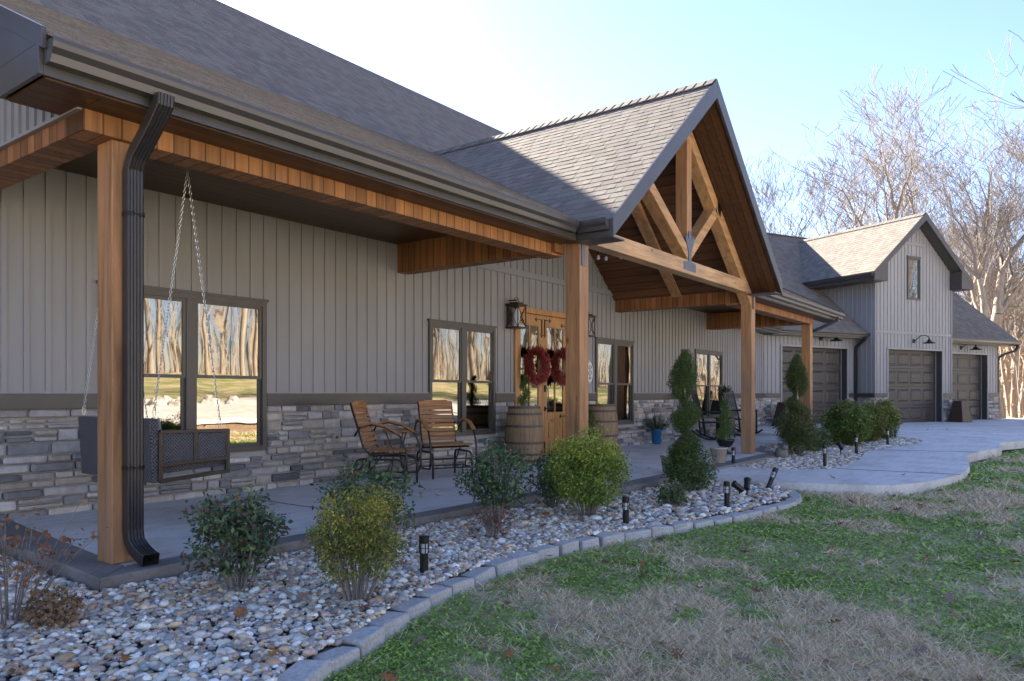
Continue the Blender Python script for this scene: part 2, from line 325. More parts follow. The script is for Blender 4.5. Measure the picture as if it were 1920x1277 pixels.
# ================= HOUSE =================
house=thing('farmhouse','long grey board and batten farmhouse with cedar porch gable and attached garage wing','house',(10.5,7.4,0))
def clusters(m,tol=.02):
    n=len(m.f); par=list(range(len(m.v)))
    def find(a):
        while par[a]!=a: par[a]=par[par[a]]; a=par[a]
        return a
    for f in m.f:
        r=find(f[0])
        for v in f[1:]:
            q=find(v)
            if q!=r: par[q]=r
    g={}
    for i,f in enumerate(m.f): g.setdefault(find(f[0]),[]).append(i)
    B=[]
    for k,fs in g.items():
        P=np.array([m.v[v] for i in fs for v in m.f[i]]); B.append([P.min(0)-tol,P.max(0)+tol,fs])
    ch=True
    while ch and len(B)>1:
        ch=False; out=[]
        for b in B:
            for o in out:
                if (b[0]<=o[1]).all() and (o[0]<=b[1]).all(): o[0]=np.minimum(o[0],b[0]);o[1]=np.maximum(o[1],b[1]);o[2]=o[2]+b[2]; ch=True; break
            else: out.append(b)
        B=out
        if len(B)>400: break
    return [b[2] for b in B]
def part(m,name,mat,parent=house,split=True,**k):
    cl=clusters(m) if split and len(m.f)<40000 else [0]
    if 1<len(cl)<=12:
        for fs in cl:
            s=M(); mp={}
            for i in sorted(fs):
                ff=[]
                for v in m.f[i]:
                    if v not in mp: mp[v]=len(s.v); s.v.append(m.v[v])
                    ff.append(mp[v])
                s.f.append(tuple(ff)); s.c.append(m.c[i])
            o=s.build(name,mat,parent,**k)
        return o
    return m.build(name,mat,parent,**k)
class Wall(M):
    """u along wall, z up, d proud of wall (towards viewer)"""
    def __init__(s,org,ux,nx): super().__init__(lambda u,d,z:(org[0]+ux[0]*u+nx[0]*d, org[1]+ux[1]*u+nx[1]*d, z))
HW=lambda:Wall((0,7.4),(1,0),(0,-1)); GWl=lambda s:Wall(G(0,s,0)[:2],GX,(-GN[0],-GN[1]))
def siding(m,u0,u1,z0,ztop,holes=(),pitch=.175,bw=.045):
    cuts=sorted({u0,u1,*[h for H in holes for h in H[:2] if u0<h<u1]}|{k for k in getattr(m,'kinks',[]) if u0<k<u1})
    for a,b in zip(cuts,cuts[1:]):
        hs=sorted([H for H in holes if H[0]<=a+1e-4 and H[1]>=b-1e-4],key=lambda H:H[2]); z=z0
        for H in hs:
            if H[2]>z: m.add([(a,0,z),(b,0,z),(b,0,H[2]),(a,0,H[2])],[(0,1,2,3)])
            z=max(z,H[3])
        m.add([(a,0,z),(b,0,z),(b,0,ztop(b)),(a,0,ztop(a))],[(0,1,2,3)])
    u=u0+pitch*.6
    while u<u1-bw:
        z=z0
        for H in sorted([H for H in holes if H[0]-bw<u<H[1]],key=lambda H:H[2]):
            if H[2]>z+.02: m.box(u,.001,z,u+bw,.014,H[2])
            z=max(z,H[3])
        zt=min(ztop(u),ztop(u+bw))-.005
        if zt>z+.02: m.box(u,.001,z,u+bw,.014,zt)
        u+=pitch
PAL=[(.44,.385,.325),(.40,.34,.28),(.40,.36,.33),(.46,.42,.39),(.20,.19,.185),(.15,.145,.145),(.27,.255,.245),(.52,.48,.44),(.33,.30,.275),(.23,.22,.215),(.44,.39,.35),(.38,.35,.33)]
def stones(m,u0,u1,z0,z1,holes=()):
    z=z0
    while z<z1-.02:
        hgt=min(random.choice((.055,.07,.085,.1,.115)),z1-z)
        if z1-z-hgt<.04: hgt=z1-z
        u=u0
        while u<u1-.01:
            L=min(random.uniform(.12,.40),u1-u)
            if u1-u-L<.07: L=u1-u
            segs=[(u,u+L)]
            for H in holes:
                if z+hgt>H[2]+.005 and z<H[3]-.005:
                    ns=[]
                    for a,b in segs:
                        if b<=H[0] or a>=H[1]: ns.append((a,b))
                        else:
                            if H[0]-a>.04: ns.append((a,H[0]))
                            if b-H[1]>.04: ns.append((H[1],b))
                    segs=ns
            for a,b in segs:
                # some courses hold two thinner stones
                parts=[(z,z+hgt)] if hgt<.09 or random.random()<.6 else [(z,z+hgt*.5),(z+hgt*.5,z+hgt)]
                for za,zb in parts:
                    g=.008; d=random.uniform(.02,.058); e=.012; j=lambda:random.uniform(-.004,.004)
                    o=[(a+g+e,za+g),(b-g-e,za+g+j()),(b-g,za+g+e),(b-g+j(),zb-g-e),(b-g-e,zb-g),(a+g+e,zb-g+j()),(a+g,zb-g-e),(a+g+j(),za+g+e)]
                    cu,cz=(a+b)/2,(za+zb)/2; k=random.uniform(.8,1.15); col=tuple(c*k for c in random.choice(PAL))
                    V=[(p[0],-.003,p[1]) for p in o]+[(p[0],d*.75,p[1]) for p in o]+[(cu+(p[0]-cu)*.86+j(),d+j(),cz+(p[1]-cz)*.74) for p in o]
                    F=[(i,(i+1)%8,8+(i+1)%8,8+i) for i in range(8)]+[(8+i,8+(i+1)%8,16+(i+1)%8,16+i) for i in range(8)]+[tuple(range(16,24))]
                    m.add(V,F,col)
            u+=L
        z+=hgt
def window(u0,u1,z0,z1,W,nsash=2,hung=True,parent=house,frame=m_frame):
    f=W(); t=.055
    f.box(u0,-.02,z0,u1,.035,z0+t); f.box(u0,-.02,z1-t,u1,.035,z1); f.box(u0,-.02,z0+t,u0+t,.035,z1-t); f.box(u1-t,-.02,z0+t,u1,.035,z1-t)
    f.box(u0-.02,-.02,z1,u1+.02,.045,z1+.03)
    wd=(u1-u0)/nsash
    for i in range(1,nsash): f.box(u0+wd*i-.05,-.02,z0+t,u0+wd*i+.05,.03,z1-t)
    wo=f.build('window',frame,parent)
    for i in range(nsash):
        a=u0+wd*i+(t if i==0 else .05); b=u0+wd*(i+1)-(t if i==nsash-1 else .05); zm=z0+(z1-z0)*.49
        s=W(); r=.035
        for za,zb,d in (((z0+t,zm+.02,-.012),(zm-.02,z1-t,.012)) if hung else ((z0+t,z1-t,0),)):
            s.box(a,d-.015,za,b,d+.008,za+r); s.box(a,d-.015,zb-r,b,d+.008,zb); s.box(a,d-.015,za+r,a+r,d+.008,zb-r); s.box(b-r,d-.015,za+r,b,d+.008,zb-r)
            p=W(); p.box(a+r-.004,d-.012,za+r-.004,b-r+.004,d-.006,zb-r+.004); p.build('pane',m_glass,wo)
        s.build('sash',frame,wo)
    return wo
# facade
wins=[(3.34,5.18,.45,2.14),(7.90,9.44,.45,2.14),(12.62,14.19,.45,2.16),(17.45,19.25,.45,2.16)]
door=(9.97,11.69,0,2.55); GH=[w_ for w_ in wins]+[door]
GC=10.5
def ztop(u):
    if 7.5<=u<=13.6: return 5.4-.72*abs(u-GC)
    return 3.14
m=HW(); m.kinks=[GC,7.5,13.6]
siding(m,-3.0,7.5,.985,lambda u:3.14,GH); siding(m,7.5,GC,.985,ztop,GH); siding(m,GC,13.6,.985,ztop,GH); siding(m,13.6,22.76,.985,lambda u:3.14,GH)
part(m,'siding_wall',m_siding)
m=HW(); 
for a,b in ((-3,3.34),(5.18,7.9),(9.44,9.97),(11.69,12.62),(14.19,17.45),(19.25,22.76)): m.box(a,-.05,.955,b,.045,1.095)
part(m,'water_table_trim',m_trim,bev=.004)
m=HW()
for a,b in ((-3,3.34),(5.18,7.9),(9.44,9.97),(11.69,12.62),(14.19,17.45),(19.25,22.76)): m.box(a,-.05,1.095,b,.022,1.115)
m.box(7.5,0,3.06,13.6,.03,3.16); m.box(7.5,0,3.0,7.54,.03,3.3)
part(m,'siding_trim',m_siding)
hl=[(3.34,5.18,.45,2),(7.9,9.44,.45,2),(12.62,14.19,.45,2),(17.45,19.25,.45,2),(9.97,11.69,-1,3)]
m=HW(); stones(m,-3,22.9,-.02,.955,hl); part(m,'stone_wainscot',m_stone,fix=False)
m=HW()
for a,b,z in ((-3,3.34,.955),(3.34,5.18,.45),(5.18,7.9,.955),(7.9,9.44,.45),(9.44,9.97,.955),(11.69,12.62,.955),(12.62,14.19,.45),(14.19,17.45,.955),(17.45,19.25,.45),(19.25,22.8,.955)): m.add([(a,0,-.2),(b,0,-.2),(b,0,z),(a,0,z)],[(0,1,2,3)])
part(m,'mortar_backing',m_mortar)
for w_ in wins: window(*w_,HW)
# back of house shell
m=M(); m.box(-3,7.6,-.2,-2.9,19,3.2).box(-3,18.9,-.2,22,19,3.2).box(21.9,9,-.2,22,19,3.2); part(m,'rear_wall',m_siding)
# front double door
d=HW(); u0,u1,z1=9.97,11.69,2.46
d.box(u0,-.03,0,u0+.07,.04,z1); d.box(u1-.07,-.03,0,u1,.04,z1); d.box(u0,-.03,z1,u1,.05,z1+.09); d.box(u0,-.05,0,u1,.05,.02)
dr=d.build('entry_door',m_door,house,bev=.004)
for k,(a,b) in enumerate(((u0+.07,10.828),(10.832,u1-.07))):
    l=HW(); zb=.70
    l.box(a,-.03,.02,a+.13,0,z1-.004); l.box(b-.13,-.03,.02,b,0,z1-.004); l.box(a+.13,-.03,.02,b-.13,0,.24); l.box(a+.13,-.03,zb-.06,b-.13,0,zb+.06); l.box(a+.13,-.03,z1-.2,b-.13,0,z1-.004)
    l.box(a+.13,-.03,.24,b-.13,-.02,zb-.06); l.box(a+.2,-.02,.31,b-.2,-.008,zb-.13)
    um=(a+b)/2; l.box(um-.015,-.03,zb+.06,um+.015,-.003,z1-.2)
    for i in (1,): 
        zz=zb+.06+(z1-.2-zb-.06)*.5*i; l.box(a+.13,-.03,zz-.015,b-.13,-.0045,zz+.015)
    leaf=l.build('door_leaf',m_door,dr,bev=.003)
    g=HW(); g.box(a+.125,-.024,zb+.055,b-.125,-.016,z1-.195); g.build('door_glass',m_glass,dr)
    h=HW(); s_=1 if k==0 else -1; e0=b if k==0 else a; ho=a if k==0 else b
    # iron strap corners with arrow tips
    def arrow(h,p,q,wd=.022):
        h.bar((p[0],.006,p[1]),(q[0],.006,q[1]),.012,wd,up=(0,1,0)); dx=q[0]-p[0];dz=q[1]-p[1];L=math.hypot(dx,dz);dx/=L;dz/=L
        h.prism([(q[0]+dx*.05,0.,q[1]+dz*.05),(q[0]-dz*.035,0.,q[1]+dx*.035),(q[0]+dz*.035,0.,q[1]-dx*.035)],(0,.012,0))
    hs_=h
    h.bar((e0-s_*.03,.006,z1-.08),(e0-s_*.13,.006,z1-.08),.012,.026,up=(0,1,0)); arrow(h,(e0-s_*.03,z1-.08),(e0-s_*.2,z1-.08)); arrow(h,(e0-s_*.045,z1-.08),(e0-s_*.045,z1-.34))
    arrow(h,(ho,z1-.14),(ho+s_*.17,z1-.14)); arrow(h,(ho,zb-.02),(ho+s_*.22,zb-.02)); arrow(h,(e0-s_*.045,.06),(e0-s_*.045,.2))
    part(h,'iron_strap',m_iron,dr)
h=HW(); h.box(10.87,0,1.30,10.905,.02,1.48); h.tube([(10.887,.01,1.20),(10.887,.07,1.18),(10.887,.075,1.0),(10.887,.07,.84),(10.887,.01,.82)],.011,8); h.box(10.865,0,1.12,10.91,.02,1.24); h.box(10.87,0,.78,10.905,.018,.86)
h.build('door_handle',m_iron,dr)
# eave soffits, ceiling, beams, fascia, gutters
YB=4.85
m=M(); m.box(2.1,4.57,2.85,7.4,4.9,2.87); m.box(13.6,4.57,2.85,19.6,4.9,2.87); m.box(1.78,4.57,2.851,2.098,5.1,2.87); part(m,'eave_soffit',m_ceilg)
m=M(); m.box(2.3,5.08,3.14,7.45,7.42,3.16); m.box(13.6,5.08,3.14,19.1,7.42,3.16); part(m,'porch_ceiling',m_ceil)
def beamx(x0,x1,y,z0=2.72,z1=3.2):
    m=M(); m.box(x0,y,z0,x1,y+.24,z1); return m
part(beamx(2.1,7.50,YB),'porch_beam',m_beam,bev=.004); part(beamx(13.45,18.45,YB),'porch_beam',m_beam,bev=.004)
m=M(); m.box(2.1,YB+.24,2.72,2.34,7.4,2.84); part(m,'porch_end_beam',m_beamy,bev=.004)
m=M(); m.box(18.21,YB+.24,2.72,18.45,7.4,3.12); part(m,'porch_end_beam',m_beamy,bev=.004)
for x0,x1 in ((7.27,7.49),(13.41,13.63)):
    m=M(); m.prism([(x0,4.80,2.75),(x0,7.4,2.75),(x0,7.4,3.42),(x0,4.80,2.98)],(x1-x0,0,0)); part(m,'gable_side_beam',m_beamy,bev=.004)
# end siding triangle at left of the porch
m=M(); m.prism([(2.13,4.86,2.84),(2.13,7.42,2.84),(2.13,7.42,4.40),(2.13,4.86,3.12)],(.1,0,0))
y=4.95
while y<7.3: m.box(2.112,y,2.86,2.13,y+.045,3.06+.498*(y-4.7)); y+=.13
part(m,'end_siding',m_siding)
m=M(); m.box(2.07,4.86,2.841,2.13,7.4,2.862); part(m,'end_beam_trim',m_siding)
LS=.498; US=.85; ZE=3.05; YE=4.45; YK=9.63; ZK=ZE+LS*(YK-YE); YR=13.3; ZR=ZK+US*(YR-YK)
def shingles(name,O,U,V,poly,parent=house,expo=.14,back=.03):
    """O origin, U along courses, V up slope (unit), poly in (u,v)"""
    O=Vector(O);U=Vector(U).normalized();V=Vector(V).normalized();N=U.cross(V); 
    if N.z<0:N=-N
    vmin=min(p[1] for p in poly);vmax=max(p[1] for p in poly)
    L=[];v=vmin;n_=len(poly)
    while v<vmax-.005:
        vm=min(v+expo*.5,vmax-.002); xs=[]
        for i in range(n_):
            a=poly[i];b=poly[(i+1)%n_]
            if (a[1]>vm)!=(b[1]>vm): xs.append(a[0]+(b[0]-a[0])*(vm-a[1])/(b[1]-a[1]))
        xs.sort(); ev=min(expo,vmax-v)
        for a,b in zip(xs[::2],xs[1::2]):
            u=a-random.uniform(0,.1); hi=random.random()<.5
            while u<b:
                wd=random.uniform(.09,.24); aa=max(a,u); bb=min(b,u+wd)
                if bb-aa>.004: L.append((aa,bb-.004,v,ev,.0068 if hi else .0045))
                hi=not hi; u+=wd
        v+=expo
    A=np.array(L); k=len(A); P=np.zeros((k,8,3)); o=np.array(O[:]);Un=np.array(U[:]);Vn=np.array(V[:]);Nn=np.array(N[:])
    u0,u1,v0,ev,t=A.T; top=v0+ev+.004
    pts=[(u0,v0,0*t-.002),(u1,v0,0*t-.002),(u1,top,0*t-.004),(u0,top,0*t-.004),(u0,v0,t),(u1,v0,t),(u1,top,0*t+.001),(u0,top,0*t+.001)]
    for i,(a,b,c) in enumerate(pts): P[:,i]=o+a[:,None]*Un+b[:,None]*Vn+c[:,None]*Nn
    F=np.array([(4,5,6,7),(0,1,5,4),(1,2,6,5),(3,0,4,7)]); FF=(F[None]+(np.arange(k)*8)[:,None,None]).reshape(-1,4)
    tone=rng.uniform(.82,1.14,k)[:,None]*np.array([1,.985,.96])+rng.uniform(-.03,.03,(k,3)); tone[:,0]*=rng.uniform(.97,1.06,k)
    o_=npmesh(name,m_shing,P.reshape(-1,3),FF,np.repeat(tone,4,0),parent); return o_
def deck(poly3,th=.12,parent=house,name='roof_deck',mat=None):
    m=M(); P=[Vector(p) for p in poly3]; nrm=(P[1]-P[0]).cross(P[2]-P[0]).normalized()
    if nrm.z<0:nrm=-nrm
    m.prism([p-nrm*.004 for p in P],tuple(-nrm*th)); return m.build(name,mat or m_trim,parent)
XL,XR=1.76,19.62
ll=math.hypot(1,LS); lu=math.hypot(1,US)
RXG=10.42
for q in ([(XL,0),(7.40,0),(RXG,YK-YE),(XL,YK-YE)],[(13.45,0),(XR,0),(XR,YK-YE),(RXG,YK-YE)]):
    deck([(a,YE+max(b,.05),ZE+LS*max(b,.05)) for a,b in q],.1)
    shingles('porch_roof',(0,YE,ZE),(1,0,0),(0,1,LS),[(a,b*ll) for a,b in q])
UX1=20.4
deck([(0,YK,ZK),(UX1,YK,ZK),(UX1,YR,ZR),(0,YR,ZR)])
shingles('main_roof',(0,YK,ZK),(1,0,0),(0,1,US),[(-.2,0),(UX1,0),(UX1,(YR-YK)*lu),(-.2,(YR-YK)*lu)])
deck([(0,YR,ZR),(UX1,YR,ZR),(UX1,19.4,ZR-US*(19.4-YR)),(0,19.4,ZR-US*(19.4-YR))],name='rear_roof')
m=M(); m.prism([(0,YK,ZK-.1),(0,YR,ZR-.1),(0,19,ZR-.1-US*(19-YR)),(0,19,2.9),(0,7.5,2.9),(0,7.5,3.3)],(.1,0,0)); m.prism([(UX1-.4,YK,ZK-.1),(UX1-.4,YR,ZR-.1),(UX1-.4,19,ZR-.1-US*(19-YR)),(UX1-.4,19,2.9),(UX1-.4,7.5,2.9),(UX1-.4,7.5,3.3)],(.1,0,0)); part(m,'gable_end_wall',m_siding)
# left continuation of roof over the wall beyond the porch
deck([(-3.2,6.9,ZE+LS*2.45),(XL,6.9,ZE+LS*2.45),(XL,YK,ZK),(-3.2,YK,ZK)],.12)
shingles('side_roof',(0,6.9,ZE+LS*2.45),(1,0,0),(0,1,LS),[(-3.2,0),(XL,0),(XL,(YK-6.9)*ll),(-3.2,(YK-6.9)*ll)])
deck([(-3.2,YK,ZK),(0,YK,ZK),(0,YR,ZR),(-3.2,YR,ZR)])
m=HW(); m.kinks=[]; siding(m,-3.0,2.2,3.14,lambda u:4.1); part(m,'upper_siding',m_siding)
# fascia + gutter (K profile)
def gutter(a,b,parent=house,out=(0,-1),w_=.12,h=.115,name='gutter'):
    m=M(); a=Vector(a);b=Vector(b);o=Vector((out[0],out[1],0))
    pf=[(0,0),(0,h),(-.004,h),(-.004,-.004),(w_*.62,-.004),(w_*.7,h*.35),(w_*.95,h*.6),(w_,h*.86),(w_,h+.008),(w_-.016,h+.008),(w_-.016,h-.002),(w_-.006,h*.86),(w_*.95-.006,h*.6),(w_*.7-.006,h*.35),(w_*.6,0)]
    poly=[a+o*x+Vector((0,0,z)) for x,z in pf]; m.prism(poly,tuple(b-a)); 
    m.prism([a+o*x+Vector((0,0,z)) for x,z in ((0,0),(w_*.62,0),(w_*.95,h*.6),(w_,h),(0,h))],tuple((b-a).normalized()*.004)); m.prism([b+o*x+Vector((0,0,z)) for x,z in ((0,0),(w_*.62,0),(w_*.95,h*.6),(w_,h),(0,h))],tuple((a-b).normalized()*.004))
    return m.build(name,m_fascia,parent)
m=M(); m.box(XL,4.54,2.86,7.32,4.57,3.04); m.box(13.5,4.54,2.86,XR,4.57,3.04); m.box(XL-.025,4.54,2.86,XL,5.12,3.03)
m.prism([(XL-.025,4.57,3.03),(XL-.025,5.12,3.03),(XL-.025,5.12,3.31),(XL-.025,4.5,3.06)],(.025,0,0))
m.prism([(XL-.028,4.5,2.99),(XL-.028,YK,2.99+LS*(YK-4.5)),(XL-.028,YK,3.13+LS*(YK-4.5)),(XL-.028,4.5,3.11)],(.028,0,0))
m.prism([(XR,4.5,2.9),(XR,YK,2.9+LS*(YK-4.5)),(XR,YK,3.13+LS*(YK-4.5)),(XR,4.5,3.11)],(.028,0,0))
m.box(XL,5.1,2.86,2.12,5.12,3.3)
part(m,'fascia',m_fascia,bev=.003)
gutter((XL,4.54,2.92),(7.2,4.54,2.92)); gutter((13.62,4.54,2.92),(XR+.06,4.54,2.92))
m=M(); m.prism([(19.58,4.57,2.87),(19.58,9,2.87+LS*(9-4.57)),(19.58,9,2.9+LS*4.5),(19.58,4.57,3.06)],(-1.12,0,0)); part(m,'end_soffit',m_ceilg)
m=M(); m.prism([(18.43,4.9,3.1),(18.43,7.42,3.1),(18.43,7.42,4.4),(18.43,4.9,3.2)],(.05,0,0)); part(m,'end_siding',m_siding)
# wall-level eave between porch and garage
m=M(); m.box(19.3,6.95,2.88,22.9,7.4,2.90); part(m,'eave_soffit',m_fascia)
m=M(); m.box(19.6,6.93,2.88,22.65,6.95,3.05); part(m,'fascia',m_fascia); gutter((19.6,6.93,2.93),(22.6,6.93,2.93))
deck([(19.5,6.85,3.06),(23.0,6.85,3.06),(24.5,13.3,8.66),(19.5,13.3,8.66)][:4])
shingles('link_roof',(0,6.83,3.06),(1,0,0),(0,1,.868),[(19.5,0),(22.75,0),(24.6,6.6),(19.5,6.6)])
# gable porch roof
RX=10.42; HG=3.05; ZA=5.62; GS=(ZA-3.05)/HG; YF=4.10; YD=9.7; lg=math.hypot(1,GS)
for s_ in (-1,1):
    xe=RX+s_*HG
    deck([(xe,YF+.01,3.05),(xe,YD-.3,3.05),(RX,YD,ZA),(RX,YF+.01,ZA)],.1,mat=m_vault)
    # courses run along Y; clip where the gable slope dives under the main roof
    yv=lambda v:(3.05+v/lg*GS-ZE)/LS+YE
    shingles('gable_roof',(xe,YF,3.05),(0,1,0),(-s_,0,GS),[(0,0),(yv(0)-YF+.12,0),(YD-YF-.05,HG*lg),(0,HG*lg)])
m=M()
y=YF-.01
while y<YD-.1:
    e=.22
    for s_ in (-1,1): m.prism([(RX,y,ZA+.022),(RX+s_*.16,y,ZA+.022-.16*GS+.01),(RX+s_*.16,y+e,ZA+.012-.16*GS+.004),(RX,y+e,ZA+.012)],(0,0,.016),(random.uniform(.7,1.1),)*3)
    y+=.15
part(m,'ridge_cap',m_shing)
# rake boards and soffit of the gable overhang
m=M()
for s_ in (-1,1):
    xe=RX+s_*(HG+.02); b=.22
    m.prism([(xe,YF-.03,3.06),(xe,YF-.03,3.06-b),(RX,YF-.03,ZA+.02-b*1.25),(RX,YF-.03,ZA+.02)],(0,.035,0))
    xo=xe; m.box(xo-(.02 if s_>0 else -.02),YF,2.86,xo,4.6,3.04)
    m.box(RX+s_*2.75,YF,2.85,xe,YB-.25,2.87)
part(m,'rake_board',m_fascia,bev=.003)
m=M()
for s_ in (-1,1):
    xe=RX+s_*HG
    m.prism([(xe,YF,3.05-.16),(RX,YF,ZA-.16),(RX,4.60,ZA-.16),(xe,4.60,3.05-.16)],(0,0,-.015))
part(m,'rake_soffit',m_ceilg)
m=M()
for s_ in (-1,1):
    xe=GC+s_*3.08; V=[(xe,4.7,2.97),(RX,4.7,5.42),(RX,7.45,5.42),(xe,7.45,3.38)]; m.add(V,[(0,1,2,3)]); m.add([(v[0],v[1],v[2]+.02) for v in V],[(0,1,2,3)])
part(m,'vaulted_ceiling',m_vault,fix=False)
for s_ in (-1,1): gutter((RX+s_*(HG),YF+.02,2.93),(RX+s_*HG,4.5,2.93),out=(s_,0))
# posts
for i,(x,y,z1) in enumerate(((2.29,4.89,2.72),(7.50,4.60,2.92),(13.42,4.60,2.92),(18.22,4.86,2.72))):
    m=M(); m.box(x,y,.004,x+.2,y+.2,z1); part(m,'porch_post',m_cedar,bev=.008)
# truss
YT=4.61; D=.19
def tm(a,b,w_=.17,y=YT,d=D,mat=m_ceddia,name='truss_member'):
    m=M(); m.bar((a[0],y+d/2,a[1]),(b[0],y+d/2,b[1]),d,w_,up=(b[1]-a[1],0,-(b[0]-a[0]))); return part(m,name,mat,bev=.006)
m=M(); m.box(7.66,YT-.004,2.90,13.42,YT+D,3.11); part(m,'truss_tie_beam',m_cedx,bev=.008)
m=M(); m.box(GC+.10,YT+.002,3.112,GC+.27,YT+D-.002,5.2); part(m,'truss_king_post',m_cedar,bev=.006)
kc=GC+.18
tm((13.50,2.76),(10.48,5.22),.2); tm((7.78,3.10),(10.38,5.18),.2)
tm((kc+.02,3.2),(11.80,4.08),.165); tm((kc-.02,3.2),(9.2,4.08),.165)
for a,b in (((13.62,2.90),(kc,5.2)),((7.62,3.12),(kc,5.12))): tm(a,b,.18,5.95,.2,name='rear_truss_rafter')
# plates
m=M(); z0=3.06
m.prism([(kc-.22,YT-.005,z0-.11),(kc+.22,YT-.005,z0-.11),(kc+.22,YT-.005,z0+.01),(kc+.05,YT-.005,z0+.03),(kc+.05,YT-.005,z0+.17),(kc+.17,YT-.005,z0+.38),(kc+.10,YT-.005,z0+.44),(kc+.05,YT-.005,z0+.36),(kc+.045,YT-.005,z0+.49),(kc-.045,YT-.005,z0+.49),(kc-.05,YT-.005,z0+.36),(kc-.10,YT-.005,z0+.44),(kc-.17,YT-.005,z0+.38),(kc-.05,YT-.005,z0+.17),(kc-.05,YT-.005,z0+.03),(kc-.22,YT-.005,z0+.01)],(0,-.008,0))
part(m,'connector_plate',m_plate)
m=M(); m.box(7.53,4.588,2.60,7.61,4.599,2.85); part(m,'connector_plate',m_plate)
m=M(); m.box(13.46,4.588,2.62,13.53,4.599,3.15); m.prism([(13.46,4.595,3.1),(13.53,4.595,3.15),(13.3,4.595,3.36),(13.23,4.595,3.3)],(0,-.008,0)); m.prism([(11.80,4.600,4.12),(11.90,4.600,4.00),(11.93,4.600,4.12),(11.82,4.600,4.25)],(0,-.008,0)); part(m,'connector_plate',m_black)
# downspouts
m_dsp=plain('downspout_bronze',(.028,.025,.025),.42,0,6,.15,.02)
def downspout(pts,w_=.105,d=.075,ax=(1,0),parent=house,straps=(),name='downspout',lip=False):
    a=Vector((ax[0],ax[1],0)); o=Vector((ax[1],-ax[0],0)); pf=[]; nr=5
    for i in range(nr):
        x=-w_/2+w_*i/nr; pf+=[(x+.004,d/2),(x+w_/nr*.3,d/2-.006),(x+w_/nr*.7,d/2-.006),(x+w_/nr-.004,d/2)]
    pf+=[(w_/2,d/2-.008),(w_/2,-d/2),(-w_/2,-d/2),(-w_/2,d/2-.008)]
    m=M(); V=[];F=[];n_=len(pf); pts=[Vector(p) for p in pts]
    for i,p in enumerate(pts):
        dd=(pts[min(i+1,len(pts)-1)]-pts[max(i-1,0)]).normalized(); oo=(-dd).cross(a); oo=oo.normalized()
        if oo.dot(o)<0 and abs(oo.dot(o))>.05: oo=-oo
        V+=[p+a*x+oo*y for x,y in pf]
    for i in range(len(pts)-1): F+=[(i*n_+k,i*n_+(k+1)%n_,(i+1)*n_+(k+1)%n_,(i+1)*n_+k) for k in range(n_)]
    F+=[tuple(range(n_))[::-1]] if lip else [tuple(range(n_))[::-1],tuple((len(pts)-1)*n_+k for k in range(n_))]
    m.add(V,F); ds=m.build(name,m_dsp,parent)
    for z in straps:
        s=M(); c=Vector((pts[5].x,pts[5].y,z))
        for sg in (-1,1):
            s.bar(c+a*sg*(w_/2+.001)-o*(d/2),c+a*sg*(w_/2+.001)+o*(d/2+.004),.03,.004,up=tuple(a)); s.tube([c+a*sg*.05+o*(d/2+.004),c+a*sg*.025+o*(d/2+.012)+Vector((0,0,.012)),c+a*sg*.008+o*(d/2+.004),c+a*sg*.025+o*(d/2+.01)-Vector((0,0,.012)),c+a*sg*.05+o*(d/2+.004)],.003,5)
        s.build('strap',m_black,ds)
    return ds
downspout([(2.40,4.46,2.93),(2.40,4.46,2.88),(2.40,4.58,2.77),(2.40,4.78,2.62),(2.40,4.835,2.53),(2.40,4.835,.22),(2.40,4.82,.15),(2.41,4.78,.10),(2.42,4.70,.055),(2.425,4.66,.045)],lip=True,straps=(2.25,.62))
bpy.context.view_layer.update()
l=M(); l.box(2.378,4.66,.0,2.47,4.665,.0)
downspout([(19.1,4.47,2.93),(19.1,4.47,2.86),(18.75,4.75,2.66),(18.36,4.92,2.52),(18.30,4.94,2.40),(18.30,4.94,.15),(18.30,4.9,.08),(18.3,4.8,.05)],.09,.07)
# small sign/outlet on the stone
m=HW(); m.box(6.12,.03,.50,6.24,.06,.60); ob=part(m,'outlet_box',m_beige,bev=.004); m=HW(); m.box(6.16,.06,.53,6.20,.064,.565); m.build('outlet_cover',m_brown,ob)
# wall lanterns beside the door
def lantern(u,z,parent=house):
    c=(u,7.40-.16); m=M(); w_=.11; h=.36
    m.box(u-.06,7.375,z+.05,u+.06,7.40,z+.40)                    # back plate
    m.box(u-.02,7.23,z+.44,u+.02,7.38,z+.46)
    for sx in (-1,1):
        for sy in (-1,1): m.bar((c[0]+sx*w_,c[1]+sy*w_,z),(c[0]+sx*w_,c[1]+sy*w_,z+h),.014,.014)
    m.box(c[0]-w_-.015,c[1]-w_-.015,z-.015,c[0]+w_+.015,c[1]+w_+.015,z+.01); m.box(c[0]-w_-.02,c[1]-w_-.02,z+h-.01,c[0]+w_+.02,c[1]+w_+.02,z+h+.02); m.box(c[0]-.08,c[1]-.08,z+h+.02,c[0]+.08,c[1]+.08,z+h+.05)
    for sy,(ax) in ((-1,0),(1,0),(-1,1),(1,1)):
        if ax==0: p=[(c[0]-w_,c[1]+sy*w_),(c[0]+w_,c[1]+sy*w_)]
        else: p=[(c[0]+sy*w_,c[1]-w_),(c[0]+sy*w_,c[1]+w_)]
        m.bar((*p[0],z),(*p[1],z+h),.008,.008); m.bar((*p[1],z),(*p[0],z+h),.008,.008)
    m.tube([(c[0]+.07*math.cos(k*.39),c[1],z+h+.05+.09*math.sin(k*.39)) for k in range(9)],.006,6)
    lo=m.build('wall_lantern',m_iron,parent); g=M(); g.tube([(c[0],c[1],z+.01),(c[0],c[1],z+.3)],.06,14); g.build('lantern_glass',m_lens,lo); return lo
lantern(9.83,2.17); lantern(12.05,2.17)
# ================= GARAGE WING =================
gp=.868; zE=3.05
def Gm(): return M(G)
bs=-.67; T0,T1=4.12,8.15
